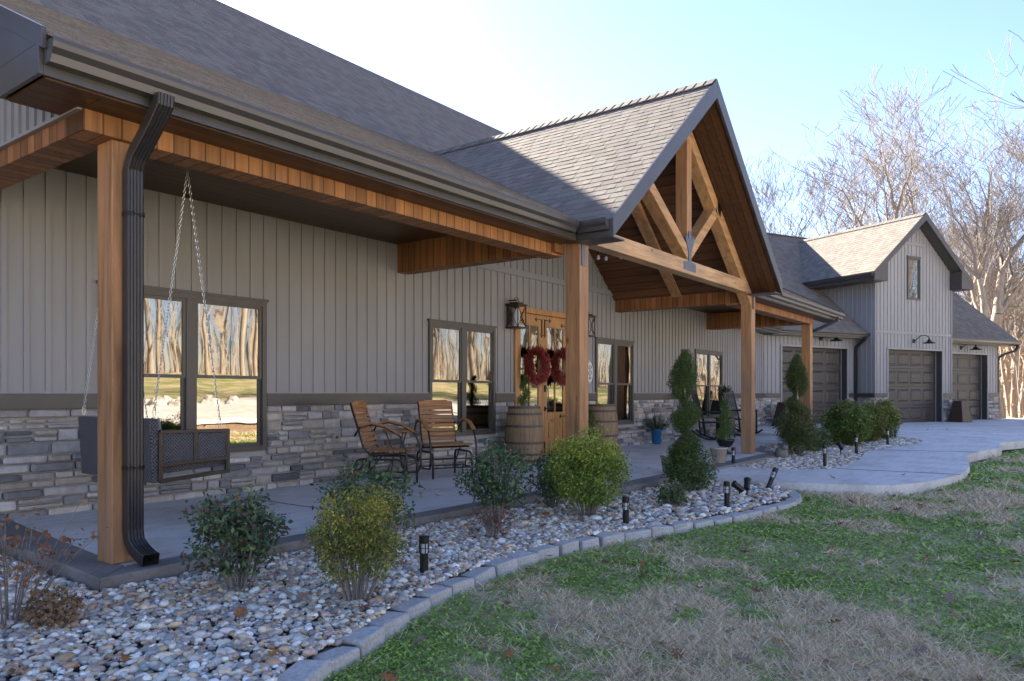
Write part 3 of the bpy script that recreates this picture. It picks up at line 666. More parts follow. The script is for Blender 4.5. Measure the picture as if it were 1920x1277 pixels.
# bay walls
gd=[(.71,3.66,.02,2.54),(4.78,7.60,.10,2.53),(8.35,11.38,.12,2.52)]
def bandstone(s,u0,u1,zg,holes):
    m=GWl(s); siding(m,u0,u1,.985,lambda u:{0:3.0}.get(s,3.0),holes); return m
m=GWl(0); siding(m,0,T0,.985,lambda u:2.95,[gd[0]]); part(m,'siding_wall',m_siding)
m=GWl(0); siding(m,T1,12.1,.985,lambda u:2.95,[gd[2]]); part(m,'siding_wall',m_siding)
TR=6.13; zD=4.92; DS=.82
m=GWl(bs); m.kinks=[TR]
siding(m,T0,TR,.985,lambda u:6.9-DS*abs(u-TR)-.0,[gd[1],(5.75,6.42,4.20,5.62)]); siding(m,TR,T1,.985,lambda u:6.9-DS*abs(u-TR),[gd[1],(5.75,6.42,4.2,5.62)])
part(m,'projecting_gable_wall',m_siding)
m=GWl(bs); m.box(T0,0,3.04,T1,.03,3.12); m.box(5.55,0,6.02,6.72,.025,6.1)
m.box(T0,0,1.1,T0+.05,.03,4.95); m.box(T1-.05,0,1.1,T1,.03,4.95)
for (a,b,z0,z1),s in zip(gd,(0,bs,0)):
    W=Wall(G(0,s,0)[:2],GX,(-GN[0],-GN[1]))
    W.box(a-.06,0,z0,a,.03,z1+.06); W.box(b,0,z0,b+.06,.03,z1+.06); W.box(a,0,z1,b,.03,z1+.06); part(W,'door_trim',m_siding)
part(m,'siding_trim',m_siding)
for s,segs in ((0,((0,.65),(3.72,T0),(11.44,12.1))),(bs,((T0-.01,4.72),(7.66,T1+.01)))):
    m=GWl(s); k=GWl(s); q=GWl(s)
    for a,b in segs: m.box(a,-.02,.955,b,.045,1.095); stones(k,a,b,.0,.955); q.add([(a,0,-.1),(b,0,-.1),(b,0,.955),(a,0,.955)],[(0,1,2,3)])
    part(m,'water_table_trim',m_trim); part(k,'stone_wainscot',m_stone,fix=False); part(q,'mortar_backing',m_mortar)
# side walls of projection (siding + band + stone)
for t,sg in ((T0,-1),(T1,1)):
    org=G(t,bs,0)[:2]; W=Wall(org,GN,(GX[0]*sg,GX[1]*sg)); siding(W,0,4.6,.985,lambda u:4.95); part(W,'projecting_side_wall',m_siding)
    W=Wall(org,GN,(GX[0]*sg,GX[1]*sg)); W.box(-.045,-.01,.955,.67,.045,1.095); part(W,'water_table_trim',m_trim)
    W=Wall(org,GN,(GX[0]*sg,GX[1]*sg)); stones(W,-.03,.67,0,.955); part(W,'stone_wainscot',m_stone,fix=False)
    W=Wall(org,GN,(GX[0]*sg,GX[1]*sg)); W.add([(0,0,-.1),(.67,0,-.1),(.67,0,.955),(0,0,.955)],[(0,1,2,3)]); part(W,'mortar_backing',m_mortar)
window(5.75,6.42,4.20,5.62,lambda:GWl(bs),1,False)
# garage doors
for (a,b,z0,z1),s in zip(gd,(0,bs,0)):
    W=Wall(G(0,s+.22,0)[:2],GX,(-GN[0],-GN[1])); H=(z1-z0)/4; nc=4 if b-a<2.9 else 4
    for i in range(4):
        za=z0+H*i; W.box(a,-.03,za+.004,b,0,za+H-.004); wd=(b-a-.16)/nc
        for k in range(nc):
            ua=a+.08+wd*k+.05;ub=a+.08+wd*(k+1)-.05; zc=za+.09;zd=za+H-.09
            e_=.04; W.add([(ua,.0005,zc),(ub,.0005,zc),(ub,.0005,zd),(ua,.0005,zd),(ua+.012,-.012+.024,zc+.012),(ub-.012,.012,zc+.012),(ub-.012,.012,zd-.012),(ua+.012,.012,zd-.012),(ua+e_,.004,zc+e_),(ub-e_,.004,zc+e_),(ub-e_,.004,zd-e_),(ua+e_,.004,zd-e_),(ua+e_+.03,.02,zc+e_+.03),(ub-e_-.03,.02,zc+e_+.03),(ub-e_-.03,.02,zd-e_-.03),(ua+e_+.03,.02,zd-e_-.03)],
                [(i+4*l_,(i+1)%4+4*l_,(i+1)%4+4+4*l_,i+4+4*l_) for l_ in range(3) for i in range(4)]+[(12,13,14,15)])
    dd=W.build('garage_door',m_gdoor,house)
    m=M(); J=Wall(G(0,s,0)[:2],GX,(-GN[0],-GN[1])); J.box(a-.02,-.25,z0,a,0.001,z1); J.box(b,-.25,z0,b+.02,0.001,z1); J.box(a,-.25,z1,b,0.001,z1+.02); J.build('door_jamb',m_trim,dd)
    J=Wall(G(0,s,0)[:2],GX,(-GN[0],-GN[1])); J.box(b-.05,-.2,z0,b-.03,-.17,z1); J.box(a+.03,-.2,z0,a+.05,-.17,z1); part(J,'weather_seal',m_siding,dd)
# garage main roof
def groof(name,t0,t1,t0b=None,t1b=None,s0=-.45,s1=4.35):
    t0b=t0 if t0b is None else t0b; t1b=t1 if t1b is None else t1b; L=(s1-s0)*math.hypot(1,gp)
    deck([G(t0,s0+.05,zE+.05*gp),G(t1,s0+.05,zE+.05*gp),G(t1b,s1,zE+gp*(s1-s0)),G(t0b,s1,zE+gp*(s1-s0))])
    shingles(name,G(0,s0,zE),(GX[0],GX[1],0),(GN[0],GN[1],gp),[(t0,0),(t1,0),(t1b,L),(t0b,L)])
groof('garage_roof',-.15,T0-.02,-1.5,T0-.02); groof('garage_roof',T1+.02,12.62)
groof('garage_roof',T0-.02,T1+.02,s0=.12+.02)if False else None
s0=.6
deck([G(T0,s0,zE+gp*(s0+.45)),G(T1,s0,zE+gp*(s0+.45)),G(T1,4.35,zE+gp*4.8),G(T0,4.35,zE+gp*4.8)])
shingles('garage_roof',G(0,s0,zE+gp*(s0+.45)),(GX[0],GX[1],0),(GN[0],GN[1],gp),[(T0-.6,1.2),(T1+.6,1.2),(T1+.6,(4.35-s0)*math.hypot(1,gp)),(T0-.6,(4.35-s0)*math.hypot(1,gp))])
zRg=zE+gp*4.8
deck([G(-6,4.35,zRg),G(12.62,4.35,zRg),G(12.62,9.3,zRg-gp*4.95),G(-6,9.3,zRg-gp*4.95)],name='rear_roof')
shingles('garage_roof',G(0,3.0,zE+gp*3.45),(GX[0],GX[1],0),(GN[0],GN[1],gp),[(-6,0),(-1.2,0),(-1.2,1.35*math.hypot(1,gp)),(-6,1.35*math.hypot(1,gp))])
m=Gm(); m.box(-6.,4.28,zRg+.0,12.63,4.42,zRg+.035); part(m,'ridge_cap',m_shing)
m=Gm(); m.prism([(12.1,0,-.2),(12.1,9,-.2),(12.1,9,3),(12.1,4.35,7.0),(12.1,0,3.1)],(-.1,0,0)); m.box(0,8.9,-.2,12.1,9,3); part(m,'gable_end_wall',m_siding)
# rake, soffit, fascia, gutters of garage
m=Gm(); m.prism([(12.62,-.45,zE-.2),(12.62,4.35,zRg-.2),(12.62,4.35,zRg),(12.62,-.45,zE)],(.03,0,0)); m.prism([(12.1,-.45,zE-.2),(12.1,4.35,zRg-.2),(12.1,4.35,zRg-.17),(12.1,-.45,zE-.17)],(.52,0,0))
for a,b in ((-.1,T0-.02),(T1+.02,12.62)): m.box(a,-.42,2.86,b,-.40,3.03); m.box(a,-.40,2.86,b,0,2.88)
part(m,'fascia',m_fascia)
for a,b in ((-.1,T0-.02),(T1+.02,12.68)): gutter(G(a,-.42,2.92),G(b,-.42,2.92),out=(-GN[0],-GN[1]))
# projecting gable roof (ridge runs back into the garage roof)
HD=2.56; zA=zD+DS*HD; sF=bs-.40; sB=3.95; ld=math.hypot(1,DS)
for sg in (-1,1):
    te=TR+sg*HD
    gs=lambda z:(z-zE)/gp-.45
    deck([G(te,sF,zD),G(te,gs(zD),zD),G(TR,gs(zA),zA),G(TR,sF,zA)],.12)
    shingles('gable_roof',G(te,sF,zD),(GN[0],GN[1],0),(-sg*GX[0],-sg*GX[1],DS),[(0,0),(gs(zD)-sF+.05,0),(gs(zA)-sF+.03,HD*ld),(0,HD*ld)])
m=Gm(); s=sF
while s<gs(zA)-.1:
    for sg in (-1,1): m.prism([(TR,s,zA+.022),(TR+sg*.15,s,zA+.03-.15*DS),(TR+sg*.15,s+.22,zA+.018-.15*DS),(TR,s+.22,zA+.012)],(0,0,.016),(random.uniform(.7,1.1),)*3)
    s+=.15
part(m,'ridge_cap',m_shing)
m=Gm()
for sg in (-1,1):
    te=TR+sg*(HD+.01); tw=TR+sg*2.02
    m.prism([(te,sF-.03,zD+.01),(te,sF-.03,zD-.2),(TR,sF-.03,zA-.23),(TR,sF-.03,zA+.02)],(0,.03,0))
    # boxed cornice return
    ti=TR+sg*1.92; m.prism([(te,sF-.025,zD-.19),(te,sF-.025,zD-.27),(ti,sF-.025,zD-.27),(ti,sF-.025,zA-.21-1.92*DS)],(0,.025,0))
    m.box(ti,sF,zD-.27,te,bs,zD-.25); m.box(te-sg*.025,sF,zD-.26,te,gs(zD),zD-.03); m.box(tw,sF,zD-.26,te,gs(zD)-.3,zD-.24)
    m.prism([(ti,sF,zD-.27),(ti,sF,zA-.2-1.92*DS),(ti,bs+.02,zA-.2-1.92*DS),(ti,bs+.02,zD-.27)],(sg*.02,0,0))
part(m,'rake_board',m_trim,bev=.003)
m=Gm()
for sg in (-1,1):
    m.prism([(TR+sg*HD,sF,zD-.15),(TR,sF,zA-.15),(TR,bs+.02,zA-.15),(TR+sg*HD,bs+.02,zD-.15)],(0,0,-.02))
part(m,'rake_soffit',m_trim)
for sg in (-1,1): gutter(G(TR+sg*HD,sF+.02,zD-.14),G(TR+sg*HD,gs(zD)-.05,zD-.14),out=(sg*GX[0],sg*GX[1]),h=.1,w_=.11)
gxv=(GX[0],GX[1])
downspout([G(3.95,-.48,2.92),G(3.95,-.48,2.85),G(3.98,-.3,2.75),G(4.02,-.08,2.6),G(4.02,-.06,2.5),G(4.02,-.06,.1)],.09,.07,gxv)
downspout([G(12.5,-.48,2.92),G(12.5,-.48,2.83),G(12.42,-.44,2.68),G(12.22,-.2,2.58),G(12.16,-.0,2.45),G(12.15,.04,2.3),G(12.15,.04,.12)],.09,.07,gxv)
# barn lights
def barnlight(t,s,z):
    m=M(G); m.tube([(t-.22,s-.0,z),(t-.22,s-.03,z)],.07,16)
    m.tube([(t-.22,s-.03,z),(t-.20,s-.1,z+.05),(t-.12,s-.2,z+.17),(t-.02,s-.3,z+.19),(t+.05,s-.36,z+.12),(t+.06,s-.37,z+.05)],.014,8)
    o=m.build('barn_light',m_black,house); c=G(t+.06,s-.37,z)
    b=M(); b.lathe([(.03,.06),(.045,.02),(.07,-.02),(.19,-.07),(.20,-.085),(.19,-.085),(.06,-.03),(.02,-.01)],c,20); b.build('lamp_shade',m_black,o,smooth=False); return o
barnlight(2.65,0,2.83); barnlight(6.3,bs,2.83); barnlight(10.0,0,2.75)
#__PART2__
# ================= OBJECTS =================
# ---- porch swing ----
sw=thing('porch_swing','dark wicker porch swing hanging on zinc chains behind the first cedar post','porch swing',(3.2,6.2,0))
Y0,Y1=5.60,6.80
m=M(); m.prism([(2.93,Y0,.41),(3.00,Y0,.41),(2.97,Y0,.90),(2.90,Y0,.90)],(0,Y1-Y0,0)); part(m,'backrest',m_wick,sw,bev=.01)
m=M(); m.prism([(3.0,Y0+.04,.47),(3.56,Y0+.04,.50),(3.56,Y0+.04,.60),(3.0,Y0+.04,.57)],(0,Y1-Y0-.08,0)); part(m,'seat',m_wick,sw,bev=.01)
for y in (Y0,Y1):
    m=M(); r=.03
    for a,b in (((2.98,.80),(3.57,.79)),((2.98,.545),(3.57,.565)),((2.98,.42),(3.57,.455))): m.bar((a[0],y,a[1]),(b[0],y,b[1]),.035,r)
    for a in ((2.985,.42,.8),(3.27,.56,.8),(3.555,.45,.80)): m.bar((a[0],y,a[1]),(a[0],y,a[2]),.035,r)
    a_=part(m,'armrest',m_iron,sw,bev=.004); m=M(); m.box(3.0,y-.006,.56,3.54,y+.006,.785); m.build('arm_panel',m_wick,a_)
m=M(); m.box(3.05,Y0+.1,.60,3.54,Y1-.1,.68); part(m,'seat_cushion',m_fabric,sw,bev=.03)
m=M(); m.prism([(2.98,Y0+.12,.66),(3.10,Y0+.12,.66),(3.06,Y0+.12,.90),(2.97,Y0+.12,.90)],(0,Y1-Y0-.24,0)); part(m,'back_cushion',m_fabric,sw,bev=.03)
def chain(a,b,link=.034,r=.0026,ww=.0085):
    a=Vector(a);b=Vector(b);d=(b-a);L=d.length;d/=L;n_=int(L/(link*.78)); m=M(); p=d.orthogonal().normalized();q=d.cross(p)
    for i in range(n_):
        c=a+d*(i+.5)*L/n_; w_=p if i%2 else q; pts=[]
        for k in range(9):
            t=k*math.pi/4; pts.append(c+d*(link/2*math.cos(t))+w_*(ww*math.sin(t)))
        m.tube(pts,r,4,cap=False)
    return m
def hookset(y):
    top=(3.20,y,2.86); m=chain(top,(2.95,y+.03,.97)); part(m,'chain',m_steel,sw); m=chain(top,(3.5,y+.03,.88)); part(m,'chain',m_steel,sw)
    m=M(); m.tube([(3.20+.018*math.cos(k*.9),y+.018*math.sin(k*.9),2.99+.13*(1-k/50)) for k in range(51)],.0035,5); m.tube([(3.2,y,3.0),(3.2,y,2.86)],.004,6); m.tube([(3.2,y,3.14),(3.2,y,3.1)],.012,8); part(m,'hanging_spring',m_steel,sw)
    for x,z in ((2.95,.93),(3.5,.83)):
        m=M(); m.tube([(x+.012*math.cos(k*.785),y+.03,z+.02+.04*math.sin(k*.785)) for k in range(9)],.0035,5); part(m,'snap_hook',m_steel,sw)
hookset(Y0-.01); hookset(Y1-.03)
# ---- glider chairs ----
def glider(label,loc,rz):
    t=thing('glider_chair',label,'chair',(0,0,0),0,'gliders on the porch'); W_=.27
    def S(x,z,y):return (x,y,z)
    for s_ in (-1,1):
        x=s_*W_; m=M(); P=[(.28,.60),(.22,.70),(.08,.735),(-.10,.70),(-.26,.60),(-.33,.44),(-.34,.20),(-.30,.13),(-.1,.12),(.12,.13)]
        m.tube([(x+s_*.045,y,z) for y,z in P],.0125,8); part(m,'arm_frame',m_iron,t,smooth=True)
        m=M(); 
        Q=[(.20,.715),(.08,.752),(-.10,.717),(-.25,.625)]
        for (ya,za),(yb,zb) in zip(Q,Q[1:]): m.bar((x+s_*.045,ya,za),(x+s_*.045,yb,zb),.055,.022,up=(0,0,1))
        part(m,'armrest',m_oak,t,bev=.004)
        m=M(); m.tube([(x,.30,.0),(x,.30,.26),(x,.26,.315),(x,.2,.33),(x,-.2,.33),(x,-.26,.315),(x,-.30,.26),(x,-.30,0)],.0135,8); part(m,'leg_frame',m_iron,t,smooth=True)
        m=M(); m.tube([(x-s_*.03,.36,.98),(x-s_*.03,.20,.46),(x-s_*.03,.12,.38),(x-s_*.03,-.24,.40)],.012,8); part(m,'back_rail',m_iron,t,smooth=True)
        m=M(); m.tube([(x-s_*.02,.2,.33),(x-s_*.02,.24,.13)],.008,6); m.tube([(x-s_*.02,-.16,.33),(x-s_*.02,-.12,.13)],.008,6); m.tube([(x,.30,.13),(x,.05,.44)],.01,6); part(m,'swing_arm',m_iron,t)
    m=M()
    for y,z in ((.30,.20),(-.30,.25),(.1,.13),(-.25,.13),(.12,.38),(-.22,.395)): m.tube([(-W_,y,z),(W_,y,z)],.009,6)
    part(m,'cross_bar',m_iron,t)
    for i in range(7):
        y=-.27+i*.065; z=.425-.01*math.sin(i*.5)-(.0 if i else .008); m=M(); m.box(-W_-.01,y-.024,z,W_+.01,y+.024,z+.018); part(m,'seat_slat',m_oak,t,bev=.004)
    for i in range(9):
        f=(i+.5)/9; y=.205+.15*f; z=.46+.52*f; hh=.024 if i<8 else .035; m=M()
        m.bar((-W_+.03,y-.015,z),(W_-.03,y-.015,z),.016,hh*2,up=(0,.28,.96))
        if i==8: m.bar((-W_+.10,y-.008,z+.04),(W_-.10,y-.008,z+.04),.016,.02,up=(0,.28,.96))
        part(m,'back_slat',m_oak,t,bev=.004)
    t.location=loc; t.rotation_euler=(0,0,rz); return t
glider('oak slat glider on tubular iron frame turned towards the garage end','chair' and (6.22,6.50,.004),math.atan2(.48,.87))
glider('oak slat glider standing in front of the second window facing the yard',(7.38,6.62,.004),-math.atan2(.45,.89))
t=thing('side_table','small round slatted side table between the two oak gliders','table',(6.86,6.95,.004))
m=M(); m.lathe([(.19,.60),(.20,.605),(.20,.62),(.19,.625)],(6.86,6.95,0),24); part(m,'table_top',m_oak,t)
for k in range(3):
    a=k*2.094+.4; m=M(); m.tube([(6.86+.16*math.cos(a),6.95+.16*math.sin(a),.60),(6.86+.05*math.cos(a),6.95+.05*math.sin(a),.3),(6.86+.18*math.cos(a),6.95+.18*math.sin(a),.01)],.01,6); part(m,'leg',m_iron,t)
# ---- rocking chairs ----
def rocker(label,loc,rz):
    t=thing('rocking_chair',label,'rocking chair',(0,0,0),0,'black rockers on the porch')
    for s_ in (-1,1):
        x=s_*.27; m=M(); pts=[(x,-.42+.105*i,.02+.012*(i-3.6)**2*.9) for i in range(9)]
        for a,b in zip(pts,pts[1:]): m.bar(a,b,.03,.04)
        part(m,'runner',m_black,t)
        m=M(); m.bar((x,-.25,.07),(x,-.25,.64),.04,.04); part(m,'leg',m_black,t); m=M(); m.bar((x,.20,.07),(x,.24,.45),.04,.04); m.bar((x,.24,.45),(x,.42,1.15),.04,.035); part(m,'back_post',m_black,t)
        m=M(); m.box(x-.04,-.30,.64,x+.04,.28,.665); part(m,'armrest',m_black,t,bev=.006)
    m=M(); m.box(-.25,-.27,.40,.25,.22,.43); part(m,'seat',m_black,t,bev=.006)
    m=M(); m.bar((-.25,.41,1.12),(.25,.41,1.12),.03,.10,up=(0,.2,1)); m.bar((-.25,.255,.50),(.25,.255,.50),.03,.05); part(m,'back_rail',m_black,t,bev=.005)
    m=M()
    for i in range(8):
        x=-.21+i*.06; m.bar((x,.255,.50),(x,.40,1.10),.03,.012,up=(0,1,0))
    part(m,'back_slats',m_black,t)
    m=M()
    for y,z in ((-.25,.18),(-.25,.30),(.22,.22)): m.bar((-.27,y,z),(.27,y,z),.02,.02)
    part(m,'stretcher',m_black,t)
    t.location=loc; t.rotation_euler=(0,0,rz); return t
rocker('black wooden rocking chair beneath the far window nearer the camera',(16.85,6.72,.004),R(12))
rocker('black wooden rocking chair past the far window beside the third post',(19.0,6.75,.004),R(-8))
t=thing('side_table','low black side table between the two rocking chairs','table',(17.95,6.8,.004))
m=M(); m.box(17.73,6.58,.47,18.17,7.02,.5); part(m,'table_top',m_black,t,bev=.005)
m=M(); m.box(17.77,6.62,.06,18.13,6.98,.47); part(m,'cabinet',m_black,t,bev=.004)
for x in (17.77,18.11):
    for y in (6.62,6.96): m=M(); m.box(x,y,.004,x+.03,y+.03,.06); part(m,'leg',m_black,t)
# ---- pots ----
LQ=[(0,0,0),(.5,.45,.12),(0,1,0),(-.5,.45,.12)]; LF=[(0,1,2,3)]
def potted(name,label,cat,loc,prof,mat): 
    t=thing(name,label,cat,loc); m=M(); m.lathe(prof,loc,28); o=m.build('pot',mat,t,smooth=False)
    for p in o.data.polygons: p.use_smooth=len(p.vertices)==4
    rr=prof[-1][0]; m=M(); m.lathe([(rr*.9,prof[-1][1]-.03),(rr*.9,prof[-1][1]-.025)],loc,20); m.build('potting_soil',m_soil,t); return t
def pot_prof(rb,rt,h): return [(rb,0),(rb+.004,.01),(rt-.01,h-.035),(rt+.004,h-.03),(rt+.006,h),(rt-.01,h),(rt-.015,h-.03)]
potted('flower_pot','beige empty flower pot on the slab border behind the near spiral evergreen','flower pot',(9.55,4.40,.006),pot_prof(.10,.14,.24),m_beige)
pt=potted('flower_pot','beige empty flower pot standing beside the path light near the urn','flower pot',(11.38,4.42,.006),pot_prof(.095,.14,.24),m_beige)
m=M(); m.tube([(11.38,4.42,.2),(11.37,4.43,.31)],.004,5); m.tube([(11.40,4.42,.2),(11.41,4.42,.27)],.003,5); m.build('dry_stem',m_twig,pt)
bp=potted('yucca_planter','tall blue glazed pot with a spiky yucca against the stone wall','potted plant',(14.75,7.12,.004),pot_prof(.085,.13,.32),m_blue)
def spikes(parent,c,n_,L,mat,cols,wd=.03,tilt=1.35):
    pos=np.tile(np.array(c),(n_,1))+rng.normal(0,.02,(n_,3))*[1,1,.3]; tl=rng.uniform(.15,tilt,n_); Rm=rotmats(n_,tl); Ls=rng.uniform(.6,1.,n_)*L
    tv=[(-.5,0,0),(.5,0,0),(-.6,.02,.5),(.6,.02,.5),(-.08,.16,1),(.08,.16,1)]; tf=[(0,1,3,2),(2,3,5,4)]
    # template grows along z, droops a little in y
    sc=np.stack([np.full(n_,wd),Ls,Ls],-1); return scatter('leaves',mat,tv,tf,pos,Rm,sc,np.array(cols)[rng.integers(0,len(cols),n_)]*rng.uniform(.7,1.2,(n_,1)),parent)
spikes(bp,(14.75,7.10,.30),90,.46,m_leaf,[(.07,.10,.05),(.10,.14,.06),(.05,.06,.07),(.16,.17,.09)],.022)
wp=potted('potted_plant','slim plant in a white pot on the black porch table','potted plant',(17.95,6.8,.51),pot_prof(.075,.12,.22),m_white)
m=M(); m.tube([(17.95,6.8,.7),(17.96,6.81,.9),(17.94,6.8,1.15)],.012,6); m.build('stem',m_twig,wp); spikes(wp,(17.94,6.8,1.13),26,.25,m_leaf,[(.05,.09,.04),(.09,.12,.06)],.03,1.6)
# ---- foliage helpers ----
def leafcloud(name,parent,c,rad,n_,size,cols,shell=.5,lump=.18,seed=1,flat=1.,asp=.55,top=None,mat=None,squash=1.):
    u=rng.normal(size=(n_,3)); u/=np.linalg.norm(u,axis=1)[:,None]
    rr=rng.random(n_)**shell; bumpv=1+lump*(np.sin(u[:,0]*5+seed)*np.cos(u[:,1]*4+seed*2)+.6*np.sin(u[:,2]*7+seed*3+u[:,0]*6))+rng.normal(0,.05,n_)
    p=u*(rr*bumpv)[:,None]*np.array(rad); p[:,2]=np.maximum(p[:,2],-rad[2]*.92)
    fq=5.2/max(rad[0],.2)*.5; gp_=np.sin(p[:,0]*fq*1.9+seed)*np.sin(p[:,1]*fq*1.7+seed*2)+np.sin(p[:,2]*fq*2.1+p[:,0]*fq+seed); kp=gp_+rng.normal(0,.35,n_)>-.95; p=p[kp];u=u[kp];rr=rr[kp];n_=len(p)
    pos=p+np.array(c); Rm=rotmats(n_,math.pi*.62); s_=size*rng.uniform(.5,1.35,n_); col=np.array(cols)[rng.integers(0,len(cols),n_)]*rng.uniform(.6,1.45,(n_,1)); col[rng.random(n_)<.03]=(.25,.15,.07)
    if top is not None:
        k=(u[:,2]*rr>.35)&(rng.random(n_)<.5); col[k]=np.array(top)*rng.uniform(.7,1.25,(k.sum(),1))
    return scatter(name,mat or m_leaf,LQ,LF,pos,Rm,np.stack([s_*asp,s_,s_],-1),col,parent)
def stems(parent,c,w_,h,n_,r=.007,mat=None,name='stem'):
    m=M()
    for i in range(n_):
        a=random.uniform(0,6.28); q=random.uniform(.1,.8)*w_/2; e=(c[0]+q*math.cos(a),c[1]+q*math.sin(a),c[2]+h*random.uniform(.55,.95)); b=(c[0]+.2*q*math.cos(a),c[1]+.2*q*math.sin(a),c[2])
        mid=[(b[k]+e[k])/2+random.uniform(-.02,.02) for k in range(3)]; m.tube([b,mid,e],[r,r*.8,r*.4],5,cap=False)
        for j in range(2):
            t=random.uniform(.4,.8); s0=[b[k]+(e[k]-b[k])*t for k in range(3)]; m.tube([s0,[s0[0]+random.uniform(-.1,.1),s0[1]+random.uniform(-.1,.1),s0[2]+random.uniform(.05,.14)]],[r*.5,r*.25],4,cap=False)
    return m.build(name,mat or m_twig,parent,smooth=True)
HOL=[(.07,.125,.05),(.045,.085,.04),(.095,.16,.06),(.055,.10,.055),(.13,.19,.07)]; YEL=[(.22,.24,.04),(.14,.18,.035),(.32,.30,.05),(.09,.13,.03)]; BOX=[(.12,.19,.035),(.08,.13,.028),(.18,.24,.05),(.06,.10,.022)]
def bush(label,loc,w_,h,n_,size,cols,grp=None,top=None,lump=.18,shell=.45,asp=.55,seed=1,low=.16,name='shrub',cat='shrub',depth=None):
    t=thing(name,label,cat,loc,0,grp); cz=low*h+(h-low*h)/2; leafcloud('foliage',t,(loc[0],loc[1],loc[2]+cz),(w_/2,(depth or w_)/2,(h-low*h)/2),n_,size,cols,shell,lump,seed,asp=asp,top=top); stems(t,loc,w_,h,int(9+w_*14)); return t
ZB=-.10
bush('loose dark holly with reddish tips nearest the corner of the porch',(2.58,3.95,ZB-.03),.58,.66,3400,.038,HOL+[(.14,.07,.05)],lump=.26,seed=1,low=.25)
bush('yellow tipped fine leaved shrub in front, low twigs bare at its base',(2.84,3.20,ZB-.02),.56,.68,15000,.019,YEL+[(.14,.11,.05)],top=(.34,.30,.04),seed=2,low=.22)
bush('broad dark holly close to the slab behind the yellow shrub',(3.78,4.14,ZB),.72,.68,3200,.04,HOL+[(.08,.12,.05)],lump=.22,seed=3,low=.2)
bush('upright dark holly in front of the oak gliders',(5.28,4.12,ZB),.66,.73,3600,.038,HOL,lump=.26,seed=4,low=.2)
bush('small dark holly tucked behind the big bright green shrub',(6.35,4.22,ZB),.5,.62,2600,.035,HOL,lump=.2,seed=5,low=.1)
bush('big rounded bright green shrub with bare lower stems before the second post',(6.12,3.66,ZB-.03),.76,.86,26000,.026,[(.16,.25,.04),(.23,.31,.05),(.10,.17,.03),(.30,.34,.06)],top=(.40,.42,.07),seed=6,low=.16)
bush('low reddish nandina sprouting from the pebbles',(4.72,3.72,ZB),.36,.30,500,.03,[(.17,.05,.035),(.22,.09,.05),(.10,.05,.03)],asp=.3,seed=7,low=.2,lump=.3)
bush('low green mound beside the near spiral evergreen',(7.25,3.33,ZB),.36,.27,1500,.03,[(.09,.15,.04),(.06,.11,.03),(.13,.17,.06)],seed=8,low=.0)
bush('bluish dark holly between the far spiral and the round boxwood',(15.85,4.55,pz(15.8,4.5)-.05),.75,.78,4200,.055,HOL,seed=9)
bush('knee high dark holly at the foot of the far spiral',(15.05,3.92,pz(15,4)-.05),.58,.48,3500,.05,HOL+[(.12,.14,.05)],seed=10,low=.05)
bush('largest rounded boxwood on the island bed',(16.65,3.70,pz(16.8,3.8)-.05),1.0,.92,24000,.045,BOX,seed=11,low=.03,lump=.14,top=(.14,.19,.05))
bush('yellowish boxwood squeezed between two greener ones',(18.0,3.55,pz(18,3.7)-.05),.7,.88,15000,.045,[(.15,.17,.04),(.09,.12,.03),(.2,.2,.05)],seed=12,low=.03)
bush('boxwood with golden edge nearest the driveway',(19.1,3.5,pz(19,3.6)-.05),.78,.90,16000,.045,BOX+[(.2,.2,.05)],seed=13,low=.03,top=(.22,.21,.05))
def spiral(name,label,loc,h,R0,turns,n_,size,cols,low=.1,tube=.5,seed=0,cat='evergreen',tilt=0,Rtop=.25,phase=0.):
    t=thing(name,label,cat,loc); f=rng.random(n_)**1.15; rad=R0*(1-f*(1-Rtop)); ang=phase+f*turns*2*math.pi
    off=rad*.30; cx=off*np.cos(ang); cy=off*np.sin(ang); u=rng.normal(size=(n_,3)); u/=np.linalg.norm(u,axis=1)[:,None]; rr=rng.random(n_)**.4
    p=u*(rr*rad*.80)[:,None]; p[:,2]*=.60; mod=1+.15*np.sin(f*90+u[:,0]*4); p*=mod[:,None]
    pos=np.stack([loc[0]+cx+p[:,0],loc[1]+cy+p[:,1],loc[2]+h*(low+(1-low)*f*.97)+p[:,2]],-1); pos[:,2]=np.maximum(pos[:,2],loc[2]+.01)
    s_=size*rng.uniform(.6,1.3,n_); col=np.array(cols)[rng.integers(0,len(cols),n_)]*rng.uniform(.6,1.3,(n_,1)); scatter('foliage',m_leaf,LQ,LF,pos,rotmats(n_,1.2),np.stack([s_*.4,s_,s_],-1),col,t)
    m=M(); m.tube([loc,(loc[0],loc[1],loc[2]+h*.9)],[.03,.008],7,cap=False); m.build('trunk',m_bark,t); return t
ARB=[(.08,.14,.035),(.055,.095,.025),(.12,.18,.045),(.085,.12,.03)]
